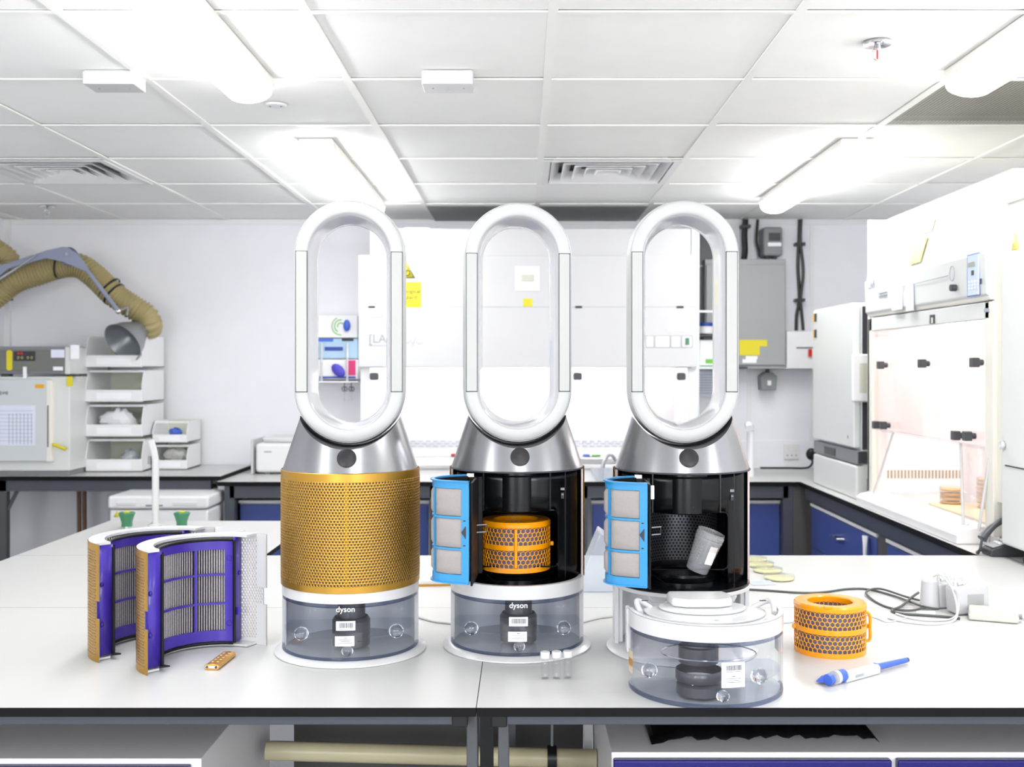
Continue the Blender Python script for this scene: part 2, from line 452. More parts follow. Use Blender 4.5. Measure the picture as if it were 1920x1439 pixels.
# ceiling sensor boxes, sprinklers, detector
def sensor(x, y, label):
    t = thing('sensor_box', label, 'sensor', (x, y, ZC), 0, 'white sensor boxes on the ceiling')
    box('housing', whitep, -.074, .074, 0, .1, -.04, -.002, t, bevel=.003)
    box('base', whitem, -.07, .07, .004, .096, -.006, .0, t)
    MB().lathe([(0, -.047), (.008, -.046), (.011, -.04)], 16, c=(0, .05)).build('lens', clearp, t)
    for s_ in (-1, 1):
        MB().lathe([(0, -.0415), (.003, -.0415), (.003, -.04)], 10, c=(s_ * .045, .05)).build('screw', grey, t)
sensor(PX(839, 3.07), 3.06, 'white ceiling sensor box in the middle, above the gap between the fans')
sensor(PX(205, 3.07), 3.06, 'white ceiling sensor box beside the out-of-frame batten')
def sprinkler(x, y, label, red_bulb=True):
    t = thing('sprinkler', label, 'sprinkler', (x, y, ZC), 0)
    MB().lathe([(0, -.001), (.016, -.001), (.016, -.004), (.036, -.008), (.038, -.004), (.036, 0)], 28).build('escutcheon', chrome, t)
    MB().lathe([(.008, -.002), (.009, -.018), (.006, -.022), (0, -.022)], 16).build('nozzle', chrome, t)
    for s_ in (-1, 1):
        MB().tube([(s_ * .008, 0, -.016), (s_ * .013, 0, -.028), (s_ * .01, 0, -.042), (0, 0, -.05)], .002, 6, smooth=4).build('yoke_arm', chrome, t)
    MB().tube([(0, 0, -.022), (0, 0, -.044)], .0022, 8).build('glass_bulb', red if red_bulb else chrome, t)
    MB().lathe([(0, -.05), (.014, -.052), (.014, -.0535), (0, -.0535)], 18).build('deflector', chrome, t)
sprinkler(PX(1645, 2.8), 2.80, 'chrome sprinkler head with a red glass bulb above the perforated grille side')
sprinkler(PX(98, 5.68), 5.62, 'small sprinkler head on the ceiling near the back corner above the hose arm', False)
t = thing('ceiling_detector', 'small flat white disc with two screws beside the end of a batten', 'detector', (PX(517, 3.46), 3.46, ZC))
MB().lathe([(0, -.007), (.03, -.006), (.036, 0)], 28).build('disc', whitem, t)
for s_ in (-1, 1): MB().lathe([(0, -.008), (.003, -.008), (.003, -.006)], 10, c=(s_ * .018, 0)).build('screw', greyd, t)

# ------------------------------------------------------------------ island bench
isl = thing('island_bench', 'long white-topped laboratory island bench with black edges in front', 'bench', (0, 2.6, 0))
def board(x0, x1, y0, y1, z=BZ, th=.0155, par=isl, oy=2.6, g=.0007):
    return MB().box(x0 + g, x1 - g, y0 - oy + g, y1 - oy - g, z - th, z, 1, top=0).build('worktop_board', [lam_m, black_edge], par, smooth=0)
board(-1.9, -.081, 1.818, 2.578)
board(-.081, 1.479, 1.818, 2.578)
board(-1.57, -.081, 2.578, 3.295)
board(-.081, 1.479, 2.578, 3.295)
board(-1.57, -.80, 3.295, 4.04)
board(-1.9, -1.57, 2.578, 3.0)
for x0, x1 in ((-1.85, -.10), (-.035, 1.46)):
    for y in (1.835, 2.53):
        box('rail', steel_blue, x0, x1, y - 2.6, y + .03 - 2.6, .865, .884, isl, bevel=.002)
for px, y in ((885, 1.86), (944, 1.86), (905, 2.5), (960, 2.5)):
    x = PX(px, y)
    box('leg', leg_m, x - .0095, x + .0095, y - .0 - 2.6, y + .05 - 2.6, 0, .884, isl, bevel=.002)
for x, s_ in ((PX(862, 1.83), 1), (PX(936, 1.83), 1)):
    box('end_cap', blkp, x - .0135, x + .0135, 1.83 - 2.6, 1.87 - 2.6, .862, .8835, isl, bevel=.003)
box('leg', leg_m, -1.5, -1.46, 1.25, 1.3, 0, .884, isl)
box('leg', leg_m, 1.40, 1.44, -.7, -.65, 0, .884, isl)
box('leg', leg_m, -1.5, -1.46, -.7, -.65, 0, .884, isl)
box('service_panel', dark_m, -.56, .145, 2.60 - 2.6, 2.62 - 2.6, 0.1, .883, isl)
box('post', blkp, PX(900, 2.1), PX(925, 2.1), 2.1 - 2.6, 2.13 - 2.6, .1, .883, isl)
box('post', whitem, PX(1095, 2.45), PX(1110, 2.45), 2.44 - 2.6, 2.46 - 2.6, .1, .883, isl)
# pipe under the bench
pp = thing('waste_pipe', 'beige plastic waste pipe running below the island bench', 'pipe', (0, 2.35, .6))
MB().tube([(PX(500, 2.35), 0, PZ(1408, 2.35) - .6), (PX(1118, 2.35), 0, PZ(1424, 2.35) - .6)], .021, 20).build('pipe', beige, pp)
MB().tube([(PX(1035, 2.35), 0, PZ(1421, 2.35) - .6 + .02), (PX(1035, 2.35), 0, .283)], .003, 8).build('hanger_rod', grey, pp)
MB().tube([(PX(1035, 2.35), 0, .10), (PX(1035, 2.35), 0, .11)], .007, 6).build('nut', chrome, pp)
MB().lathe([(.0215, -.01), (.026, -.01), (.026, .01), (.0215, .01)], 24).build('clamp', blkp, pp, loc=(PX(1035, 2.35), 0, PZ(1421, 2.35) - .6), rot=(0, R_(90), 0))
# under-bench cabinets
def pedestal(x0, x1, y0, z1, label, fronts, m=purpleblue):
    t = thing('under_bench_cabinet', label, 'cabinet', (x0, y0, 0))
    w = x1 - x0
    box('carcass', cab_m, 0, w, .018, .55, .06, z1, t, bevel=.002)
    zz = z1 - .006
    for (a, b) in fronts:
        for k, (h0, h1) in enumerate(((zz - .2, zz - .003), (zz - .41, zz - .206), (zz - .66, zz - .416))):
            d = box('drawer', m, a + .003, b - .003, 0, .018, h0, h1, t, bevel=.003)
            MB().tube([(-.05, 0, 0), (-.045, -.028, 0), (.045, -.028, 0), (.05, 0, 0)], .005, 8).build('handle', chrome, d, loc=((a + b) / 2, 0, (h0 + h1) / 2))
    return t
pedestal(-1.7, PX(372, 1.95), 1.95, PZ(1430, 1.95), 'white cabinet with deep blue drawers below the gold filter halves', [(.02, .55), (.56, 1.09)])
pedestal(PX(1148, 1.95), 1.46, 1.95, PZ(1418, 1.95), 'white cabinet with deep blue drawers below the detached water tank', [(.0, .515), (.52, .9), (.905, 1.29)])
# bin bag on the cabinet
mb = MB(); n = 40
for k in range(n + 1):
    x = PX(1222, 2.0) + (PX(1650, 2.0) - PX(1222, 2.0)) * k / n
    w = min(1, k / 6) * min(1, (n - k) / 2 + .3)
    for q in range(7):
        a = q / 6
        mb.v.append((x, 2.0 + .28 * a + random.uniform(-.004, .004), PZ(1418, 1.95) + .002 + w * (.030 * math.sin(math.pi * (a * .8 + .15)) + random.uniform(-.005, .005))))
for k in range(n):
    for q in range(6): mb.f.append((k * 7 + q, (k + 1) * 7 + q, (k + 1) * 7 + q + 1, k * 7 + q + 1)); mb.m.append(0)
tag(mb.build('bin_bag', bagm, None, solid=.001, smooth=60), 'crumpled black plastic bag lying on the cabinet under the bench', 'bag')

# ------------------------------------------------------------------ back benches
bb = thing('rear_bench', 'white-topped wall bench carrying the wide safety cabinet', 'bench', (0, 5.42, 0))
def bbox(nm, m, x0, x1, y0, y1, z0, z1, par, oy, bevel=0): return box(nm, m, x0, x1, y0 - oy, y1 - oy, z0, z1, par, bevel)
MB().box(-1.56, 1.405, 0, 6.135 - 5.42, BZ - .022, BZ, 1, top=0).build('worktop', [lam_m, black_edge], bb, smooth=0)
bbox('rail', steel_blue, -1.5, 1.35, 5.44, 5.47, .815, .876, bb, 5.42)
for px in (432, 816, 1092, 1476):
    x = PX(px, 5.46); bbox('leg', steel_blue, x - .025, x + .025, 5.44, 5.5, 0, .876, bb, 5.42)
bbox('side_panel', blkp, PX(425, 5.5), PX(444, 5.5), 5.46, 6.1, 0, .876, bb, 5.42)
lb = thing('corner_bench', 'white-topped wall bench carrying the autoclave and storage bins', 'bench', (0, 5.5, 0))
MB().box(XL + .005, -1.565, 0, 6.14 - 5.5, .898, .92, 1, top=0).build('worktop', [lam_m, black_edge], lb, smooth=0)
bbox('rail', steel_blue, XL + .02, -1.62, 5.52, 5.55, .84, .897, lb, 5.5)
for px in (8, 418):
    x = PX(px, 5.54); bbox('leg', leg_m if px < 100 else whitem, x - .02, x + .02, 5.52, 5.56, 0, .897, lb, 5.5)
MB().tube([(PX(14, 5.54), .04, .74), (PX(34, 5.54), .04, .85)], .01, 6).build('brace', leg_m, lb)
rb = thing('side_bench', 'white-topped side bench carrying the glass-fronted hood and incubator', 'bench', (1.405, 3.3, 0))
MB().box(0, XR - .01 - 1.405, 3.3 - 3.3, 6.135 - 3.3, BZ - .022, BZ, 1, top=0).build('worktop', [lam_m, black_edge], rb, smooth=0)
MB().box(.076, XR - .01 - 1.405, 1.2 - 3.3, -.001, BZ - .022, BZ, 1, top=0).build('worktop', [lam_m, black_edge], rb, smooth=0)
box('rail', steel_blue, .02, .05, .02, 2.1, .815, .877, rb)
box('end_panel', dark_m, -.03, .06, 2.14, 2.2, 0, .877, rb)
box('end_panel', dark_m, .05, .07, 0, 2.75, .0, .87, rb)

def drawers_unit(label, x0, x1, y0, z1, rz=0, cols=2, seam=(.28, .28), lanyard=False):
    """facing -Y locally; x from 0..w"""
    w = x1 - x0
    t = thing('drawer_unit', label, 'drawer unit', (x0, y0, 0), rz)
    box('carcass', greyen, 0, w, .018, .5, .05, z1, t, bevel=.002)
    box('top_edge', whitem, -.004, w + .004, -.004, .5, z1, z1 + .015, t, bevel=.002)
    cw = w / cols
    for c in range(cols):
        z = z1 - .004
        for h in seam + (.18,):
            if z - h < .06: h = z - .06
            d = box('drawer', blue_m, c * cw + .003, (c + 1) * cw - .003, 0, .018, z - h + .003, z - .003, t, bevel=.003)
            MB().tube([(-.055, 0, 0), (-.05, -.03, 0), (.05, -.03, 0), (.055, 0, 0)], .006, 8).build('handle', chrome, d, loc=(c * cw + cw / 2, 0, z - h * .38))
            z -= h
    return t
drawers_unit('blue drawer unit under the wall bench beside the white freezer', PX(447, 5.5), PX(803, 5.5), 5.52, PZ(944, 5.52))
drawers_unit('blue drawer unit under the wall bench beside the dark corner', PX(1110, 5.5), PX(1465, 5.5), 5.52, PZ(944, 5.52))
# side bench units face -X : local x runs along -Y world => rotate -90
u = drawers_unit('blue drawer unit with a white lanyard under the side bench', 0, 1.0, 0, .783, -90, cols=1, seam=(.2, .3))
u.location = (1.45, 5.38, 0)
u2 = drawers_unit('blue drawer unit under the side bench next to the island', 0, .95, 0, .783, -90, cols=1, seam=(.2, .3))
u2.location = (1.45, 4.26, 0)
lan = MB()
for q in range(3):
    lan.tube([(1.438 - .004 * q, 4.47 + .01 * q, .772), (1.428, 4.45 + .012 * q, .74), (1.43, 4.46 + .008 * q, .69), (1.432, 4.45 + .01 * q, .65 - .01 * q)], .006, 6, smooth=4)
tag(lan.build('lanyard', paper, None), 'white cord hanging from the blue drawer under the side bench', 'cord')

# freezer and pipes under the left bench
t = thing('chest_freezer', 'white under-bench freezer with a rounded lid left of the blue drawers', 'freezer', (PX(205, 5.25), 5.25, 0))
w = PX(390, 5.25) - PX(205, 5.25)
box('body', whitem, 0, w, 0, .55, .03, .78, t, bevel=.012)
box('lid', whitem, -.006, w + .006, -.012, .55, .785, .85, t, bevel=.015)
box('display', grey, w * .38, w * .55, -.016, -.01, .80, .807, t)
box('grip', greyen, .04, w * .28, -.016, -.01, .803, .82, t, bevel=.003)
box('grip', greyen, w * .65, w - .05, -.016, -.01, .803, .82, t, bevel=.003)
MB().add([(.02, -.001, .745), (.055, -.001, .745), (.0375, -.001, .775)], [(0, 1, 2)]).build('hazard_sticker', yel, t, solid=.001)
for k, px in enumerate((150, 160)):
    tag(MB().tube([(PX(px, 5.9), 5.9, .0), (PX(px - 2, 5.9), 5.9, .88)], .012, 12).build('wall_pipe', brown, None),
        ('brown pipe under the bench, farther from the freezer' if k == 0 else 'brown pipe under the bench, closer to the freezer'), 'pipe', 'brown pipes under the wall bench')

# ------------------------------------------------------------------ wide safety cabinet at the back
YC = 5.47
cabp = mat('cabinet_enamel', '#cdcdd0', 0.45)
sc = thing('safety_cabinet', 'wide white safety cabinet with a brightly lit work area behind the fans', 'safety cabinet', (0, YC, BZ))
def cb(nm, m, px0, px1, py0, py1, y0, y1, bevel=.003, par=sc, yy=YC):
    return box(nm, m, PX(px0, yy), PX(px1, yy), y0 - YC, y1 - YC, PZ(py1, yy) - BZ, PZ(py0, yy) - BZ, par, bevel)
cb('upper_housing', cabp, 690, 1300, 425, 480, 5.55, 6.1)
hd = cb('header_panel', cabp, 672, 1308, 479, 689, YC, 5.56, .004)
cb('header_backing', cabp, 680, 1300, 480, 640, 5.56, 6.1)
box('header_seam', inkl, PX(676, YC), PX(1305, YC), -.0008, 0, PZ(576.3, YC) - BZ, PZ(575.5, YC) - BZ, sc)
cb('side_wall', whitem, 674, 692, 690, 862, 5.5, 6.1)
cb('side_wall', whitem, 1292, 1310, 690, 862, 5.5, 6.1)
cb('rear_liner', whitep, 690, 1294, 600, 900, 6.02, 6.06)
cb('base', whitem, 676, 1306, 880, 903, YC, 6.1)
MB().prism([(YC - YC - .01, .085), (.02, .115), (.12, .118), (.12, .06), (-.01, .06)], PX(676, YC), PX(1306, YC), 'x').build('front_sill', stain, sc, bevel=.004)
box('work_tray', whitep, PX(690, YC), PX(1294, YC), .12, .56, .06, .105, sc)
sl = MB()
for r, z in enumerate((.165, .15, .135)):
    for k in range(44):
        x = PX(700, 6.0) + k * .042 + (.021 if r == 1 else 0)
        if x < PX(1290, 6.0): sl.box(x, x + .026, .543, .549, z, z + .004)
s_ = sl.build('vent_slots', inkl, sc, smooth=0); s_['kind'] = 'stuff'
MB().tube([(PX(720, YC), .25, PZ(660, YC) - BZ), (PX(1260, YC), .25, PZ(660, YC) - BZ)], .014, 12).build('lamp_tube', tubem, sc)
sash = cb('glass_sash', sashm, 692, 1292, 690, 790, 5.49, 5.493, 0)
for px in (702, 1083, 1277):
    MB().prism([(-.022, -.016), (-.014, -.02), (.014, -.02), (.022, -.016), (.022, .014), (.014, .019), (-.014, .019), (-.022, .014)], -.03, 0, 'y').build('clamp_knob', greyd, sc, loc=(PX(px, YC), .01, PZ(706, YC) - BZ), bevel=.005)
for px in (697, 1085, 1275): box('latch_slot', ink, PX(px - 6.5, YC), PX(px + 6.5, YC), -.004, 0, PZ(578, YC) - BZ, PZ(574, YC) - BZ, sc, bevel=.001)
for px in (680, 1287): MB().lathe([(0, -.006), (.009, -.006), (.01, 0)], 14).build('key_lock', ink, sc, loc=(PX(px, YC), 0, PZ(670, YC) - BZ), rot=(R_(90), 0, 0))
gp = cb('gauge_plate', whitem, 966, 1012, 500, 546, YC - .004, YC, .001)
box('gauge_window', mat('gauge_grey', '#c9c9bd', .4), PX(978, YC), PX(1001, YC), -.008, -.004, PZ(528, YC) - BZ, PZ(515, YC) - BZ, sc, bevel=.002)
for a in (970, 1008):
    for b in (503, 542): MB().lathe([(0, -.003), (.006, -.002), (.006, 0)], 10).build('screw', inkl, sc, loc=(PX(a, YC), -.004, PZ(b, YC) - BZ), rot=(R_(90), 0, 0))
def stick(par, m, px0, px1, py0, py1, yy, y_off, nm='sticker', th=.0012):
    return box(nm, m, PX(px0, yy), PX(px1, yy), y_off - th, y_off, PZ(py1, yy) - par.location.z, PZ(py0, yy) - par.location.z, par)
stick(sc, yel, 981, 998, 560, 575, YC, -.0)
stick(sc, paper, 690, 722, 576, 617, YC, 0); stick(sc, paper, 1253, 1309, 582, 620, YC, -.0)
stick(sc, paper2, 757, 799, 480, 580, YC, -.0)
stick(sc, yel, 752, 790, 529, 577, YC, -.0015)
MB().add([(PX(740, YC), -.003, PZ(522, YC) - BZ), (PX(779, YC), -.003, PZ(522, YC) - BZ), (PX(759, YC), -.003, PZ(486, YC) - BZ)], [(0, 1, 2)]).build('warning_triangle', ink, sc, solid=.001)
MB().add([(PX(743, YC), -.0042, PZ(520.5, YC) - BZ), (PX(776, YC), -.0042, PZ(520.5, YC) - BZ), (PX(759.5, YC), -.0042, PZ(490, YC) - BZ)], [(0, 1, 2)]).build('warning_triangle', yel, sc, solid=.001)
for ang in (0, 120, 240):
    MB().lathe([(.013, 0), (.017, 0)], 16).build('hazard_mark', ink, sc, loc=(PX(759.5, YC) + .012 * math.sin(R_(ang)), -.0055, PZ(510, YC) - BZ + .012 * math.cos(R_(ang))), rot=(R_(90), 0, 0), solid=.0006)
text('Biological\nhazard', ink, sc, (PX(767, YC), -.0032, PZ(550, YC) - BZ), (90, 0, 0), .031)
text('[LAB', inkl, sc, (PX(714, YC), -.001, PZ(643, YC) - BZ), (90, 0, 0), .062)
box('underline', inkl, PX(692, YC), PX(735, YC), -.001, 0, PZ(649, YC) - BZ, PZ(648, YC) - BZ, sc)
MB().tube([(PX(a, YC), -.001, PZ(b, YC) - BZ) for a, b in ((757, 644), (766, 643), (770, 636), (774, 648), (779, 634), (783, 645), (792, 644))], .0012, 5).build('pulse_mark', inkl, sc)
MB().tube([(PX(706, YC) + .03 * math.cos(a / 8 * math.pi), -.002, PZ(592, YC) - BZ + .009 * math.sin(a / 8 * math.pi)) for a in range(17)], .0015, 5).build('oval_mark', ink, sc)
stick(sc, paper, 758, 804, 427, 447, 5.55, .08)
MB().tube([(PX(768, 5.55) + .02 * math.cos(a / 8 * math.pi), .079, PZ(435, 5.55) - BZ + .008 * math.sin(a / 8 * math.pi)) for a in range(17)], .0018, 5).build('oval_mark', ink, sc)
for a, b in ((1211, 1226), (1228, 1256), (1258, 1276), (1278, 1298)):
    stick(sc, grey, a, b, 630, 652, YC, 0, 'switch_frame'); stick(sc, paper if a != 1278 else whitem, a + 1, b - 1, 631, 651, YC, -.001, 'switch')
stick(sc, green, 1285, 1292, 634, 647, YC, -.003, 'switch', .003)
# small things on its tray
tag(box('red_marker', red, PX(846, 5.6), PX(862, 5.6), 5.57, 5.583, BZ + .1185, BZ + .131, bevel=.004), 'small red marker lying on the sill of the wide safety cabinet', 'marker')
tag(box('blue_marker', bluep, PX(1092, 5.6), PX(1106, 5.6), 5.57, 5.583, BZ + .1185, BZ + .128, bevel=.004), 'small blue marker on the cabinet sill between the open fans', 'marker')
tag(box('green_marker', green2, PX(1108, 5.6), PX(1126, 5.6), 5.57, 5.583, BZ + .1185, BZ + .126, bevel=.004), 'small pale green marker on the cabinet sill between the open fans', 'marker')
t = thing('glass_dish', 'shallow clear dish on the wall bench beside the second open fan', 'dish', (PX(1133, 5.44), 5.445, BZ))
MB().lathe([(0, .002), (.022, .002), (.036, .05), (.04, .07)], 32, sx=1.8, sy=.6).build('bowl', frost, t)
tag(MB().tube([(PX(1128, 5.43), 5.44, BZ + .005), (PX(1133, 5.43), 5.445, BZ + .1), (PX(1145, 5.43), 5.46, BZ + .135), (PX(1155, 5.43), 5.48, BZ + .1), (PX(1160, 5.43), 5.5, BZ + .005)], .009, 8, smooth=5).build('bent_tube', alu, None),
    'bent grey tube arching over the clear dish on the wall bench', 'tube')

# ------------------------------------------------------------------ left back-wall equipment
# autoclave
YA = 5.53
ac = thing('autoclave', 'grey bench-top autoclave with yellow-buttoned control panel', 'autoclave', (PX(0, YA), YA, .92))
ax = PX(0, YA)
def ab(nm, m, px0, px1, py0, py1, y0, y1, bevel=.004, label=None):
    return box(nm, m, PX(px0, YA) - ax, PX(px1, YA) - ax, y0, y1, PZ(py1, YA) - .92, PZ(py0, YA) - .92, ac, bevel, label=label)
xleft = -12
ab('body', greyen, -16, 131, 706, 884, 0, .55, .008)
ab('foot_plinth', grey, -14, 128, 884, 893, .01, .5)
ab('top_unit', grey, -16, 131, 650, 702, .0, .55, .006)
ab('top_trim', greyen, 122, 131.5, 651, 702, -.002, .5, .002)
ab('control_panel', mat('olive_grey', '#70726d', .4), -12, 121, 656, 697, -.006, 0, .001)
ab('display', ink, 27, 67, 659, 677, -.009, -.006, .001)
for k, (a, b) in enumerate(((8, 663), (8, 676), (8, 690))):
    MB().lathe([(0, -.005), (.009, -.004), (.0095, 0)], 16).build('button', yel, ac, loc=(PX(a, YA) - ax, -.006, PZ(b, YA) - .92), rot=(R_(90), 0, 0))
MB().prism([(-.015, -.045), (-.008, -.052), (.008, -.052), (.015, -.045), (.015, .045), (.008, .052), (-.008, .052), (-.015, .045)], -.003, 0, 'y').build('keypad', yel, ac, loc=(PX(19, YA) - ax, -.006, PZ(676, YA) - .92))
for k in range(5): MB().lathe([(0, -.001), (.003, -.001), (.003, 0)], 8).build('key', ink, ac, loc=(PX(19, YA) - ax, -.0095, PZ(663 + 6.6 * k, YA) - .92), rot=(R_(90), 0, 0))
for px in (36, 43, 54, 61): MB().tube([(.0045 * math.cos(a / 5 * math.pi), 0, .006 * math.sin(a / 5 * math.pi)) for a in range(11)], .001, 4).build('digit', yel2, ac, loc=(PX(px, YA) - ax, -.010, PZ(671, YA) - .92))
for px in (36, 42): ab('lit_digit', red, px - 2, px + 2, 661, 665, -.011, -.009, 0)
ab('note', paper2, 97, 122, 656, 671, -.009, -.006, 0); ab('note', paper, 101, 119, 688, 695, -.009, -.006, 0)
ab('tag_note', paper, 134, 150, 647, 673, -.012, -.008, 0)
ab('latch', paper, 46, 52, 688, 710, -.02, -.006, .002)
door = ab('door', mat('door_grey', '#cdd2d3', .35), -14, 99, 711, 865, -.03, 0, .006)
ab('door_edge', cream, 91, 102, 713, 866, -.032, .002, .006)
ab('door_slot', ink, 94, 96, 760, 838, -.0335, -.031, 0)
ab('door_sheet', paper2, -14, 71, 760, 835, -.0315, -.030, 0)
for k in range(7): ab('print_line', inkl, 22 + 7 * k, 23 + 7 * k, 775, 832, -.032, -.0315, 0)
for k in range(9): ab('print_line', inkl, -8, 66, 770 + 7 * k, 770.6 + 7 * k, -.032, -.0315, 0)
ab('sticker', amber, 71, 88, 721, 728, -.0315, -.03, 0)
text('Autoclave', ink, ac, (PX(21, YA) - ax, -.031, PZ(740, YA) - .92), (90, 0, 0), .036, align='RIGHT')
MB().tube([(0, 0, 0), (.03, -.02, -.008), (.075, -.022, -.024)], .009, 10).build('handle', yel, ac, loc=(PX(103, YA) - ax, -.02, PZ(833, YA) - .92))
sd = box('side_note', yel, PX(148, 5.6) - ax, PX(159, 5.6) - ax, -.012, -.008, PZ(724, 5.6) - .92, PZ(706, 5.6) - .92, ac)
sd.location.x = -.03
for px in (2, 130): ab('hinge', ink, px, px + 14, 702, 706, .0, .05, 0)

# stackable storage bins
def bin_(name, label, x, y, z, w, h, d, group, top=False):
    t = thing(name, label, 'storage bin', (x, y, z), 0, group)
    th = .004; lip = h * .38
    side = [(0, 0), (-.0 + d, 0), (d, h), (.035, h), (.012, h - .02), (-.012, lip + .02), (-.012, lip)]
    for xx in (0, w - th): MB().prism(side, xx, xx + th, 'x').build('side_wall', whitem, t)
    box('bottom', whitem, 0, w, 0, d, 0, th, t)
    box('front_lip', whitem, 0, w, -.014, -.002, 0.0, lip, t, bevel=.004)
    box('back_wall', mat('translucent_bin_back', '#cfd3c2', .6), 0, w, d - th, d, 0, h, t)
    box('label_slot', paper, w * .2, w * .8, -.016, -.0135, lip * .2, lip * .75, t)
    if not top: box('top_rail', whitem, 0, w, .035, .05, h - .012, h, t, bevel=.002)
    return t
yb = 5.74; bw = PX(268, yb) - PX(162, yb)
hgt = .182
names = ['lowest large white storage bin, standing on the bench beside the autoclave', 'second large white storage bin from the bottom, holding crumpled white tissue',
         'third large white storage bin from the bottom, empty', 'topmost large white storage bin under the mouth of the hose']
for k in range(4):
    bin_('storage_bin', names[k], PX(162, yb), yb, .92 + .004 + k * .1865, bw, .170, .34, 'large white stacking bins', k == 3)
def lump(name, label, cat, m, c, rx, ry, rz, amp=.25):
    mb = MB(); mb.ball((0, 0, 0), rx, ry, rz, 14, 9)
    mb.v = [(x * (1 + random.uniform(-amp, amp)), y * (1 + random.uniform(-amp, amp)), max(z * (1 + random.uniform(-amp, amp)), -rz * .6)) for x, y, z in mb.v]
    return tag(mb.build(name, m, None, loc=c, smooth=20), label, cat)
lump('tissue', 'crumpled white tissue inside the second large storage bin', 'tissue', paper, (PX(205, yb) + .02, yb + .09, .92 + .1865 + .085), .1, .05, .06)
lump('clear_bag', 'small clear crumpled bag inside the lowest large storage bin', 'bag', frost, (PX(232, yb), yb + .1, .92 + .06), .045, .05, .05)
yb2 = 5.86; bw2 = PX(352, yb2) - PX(287, yb2)
bin_('small_storage_bin', 'small white storage bin on the bench holding folded cloths', PX(287, yb2), yb2, .924, bw2, .130, .24, 'small white stacking bins')
bin_('small_storage_bin', 'small white storage bin on top, holding a blue packet', PX(287, yb2), yb2, .924 + .146, bw2, .115, .24, 'small white stacking bins')
lump('blue_packet', 'blue and white crumpled packet in the top small bin', 'packet', bluep, (PX(322, yb2), yb2 + .07, .924 + .146 + .045), .035, .03, .03)
lump('folded_cloth', 'grey and white folded cloths in the lower small bin', 'cloth', mat('mottled_cloth', '#b9bab6', .9, vary=.5, vscale=40), (PX(322, yb2), yb2 + .07, .924 + .066), .07, .04, .045, .15)
# white bench device behind the gold fan
t = thing('bench_device', 'low white rounded device on the wall bench behind the closed fan', 'device', (PX(478, 5.8), 5.8, BZ))
box('housing', whitem, 0, .32, 0, .28, .008, .17, t, bevel=.02)
box('cover', greyen, .03, .3, .02, .26, .17, .20, t, bevel=.015)
box('badge', inkl, .05, .09, -.002, 0, .12, .126, t)
box('foot', grey, .05, .075, 0.02, .05, 0, .01, t); box('foot', grey, .22, .245, 0.02, .05, 0, .01, t)
box('side_plate', whitep, -.02, -.008, -.01, .28, 0, .19, t, bevel=.004)

# extraction arm with ribbed hose
YH = 5.72
arm = thing('extraction_arm', 'articulated extraction arm with ribbed khaki hose and grey funnel', 'extraction arm', (PX(138, YH), YH, PZ(480, YH)))
ox, oz = PX(138, YH), PZ(480, YH)
def H(px, py, dy=0): return (PX(px, YH) - ox, dy, PZ(py, YH) - oz)
def hose(pts, r, nm):
    P = [Vector(H(*p)) for p in pts]; Q = []
    for i in range(len(P) - 1):
        p0 = P[max(i - 1, 0)]; p1 = P[i]; p2 = P[i + 1]; p3 = P[min(i + 2, len(P) - 1)]
        n = max(2, int((p2 - p1).length / .0045))
        for t_ in range(n):
            u_ = t_ / n; Q.append(0.5 * ((2 * p1) + (p2 - p0) * u_ + (2 * p0 - 5 * p1 + 4 * p2 - p3) * u_ * u_ + (3 * p1 - p0 - 3 * p2 + p3) * u_ ** 3))
    MB().tube(Q, r, 22, radii=[r * (1 + (.08 if (i // 2) % 2 == 0 else -.05)) for i in range(len(Q))]).build(nm, hosem, arm)
hose([(-60, 575, .02), (-20, 560, .02), (20, 528, .03), (60, 512, .05), (105, 497, .06), (140, 497, .06), (170, 517, .06), (205, 550, .05), (238, 573, .06), (262, 590, .08), (268, 606, .10), (262, 616, .14)], .063, 'hose')
hose([(-50, 440, .05), (-20, 462, .05), (8, 486, .06), (-10, 510, .08)], .05, 'hose')
MB().prism([H(p[0], p[1])[::2] for p in ((-20, 508), (30, 495), (100, 472), (128, 466), (140, 467), (158, 480), (175, 505), (172, 512), (150, 503), (128, 494), (98, 487), (30, 506), (-20, 545))], -.075, -.06, 'y').build('arm_plate', arm_m, arm, bevel=.004)
MB().lathe([(0, -.018), (.045, -.016), (.05, 0)], 28).build('pivot_cover', arm_m, arm, loc=H(140, 484, -.075), rot=(R_(90), 0, 0))
MB().lathe([(0, -.004), (.008, -.004), (.009, 0)], 12).build('pivot_bolt', alu, arm, loc=H(138, 480, -.093), rot=(R_(90), 0, 0))
MB().tube([H(172, 508, -.067), H(230, 584, -.067)], .011, 12).build('lower_rod', arm_m, arm)
MB().tube([H(-15, 545, -.085), H(43, 508, -.085)], .008, 10).build('gas_strut', alu, arm)
MB().tube([H(43, 508, -.085), H(82, 482, -.085)], .004, 8).build('strut_rod', chrome, arm)
MB().ball((0, 0, 0), .016, .016, .016).build('joint', chrome, arm, loc=H(231, 585, -.07))
MB().tube([H(231, 585, -.07), H(245, 577, -.04), H(242, 592, -.03)], .006, 8).build('joint_bracket', alu, arm)
for (a, b, rot) in ((104, 497, 8), (24, 524, -38), (198, 540, -42), (206, 550, -42)):
    MB().lathe([(.068, -.005), (.0715, -.005), (.0715, .005), (.068, .005)], 28).build('strap', blkp, arm, loc=H(a, b, .055), rot=(0, R_(90 + rot if rot > 0 else 90 - rot), 0))
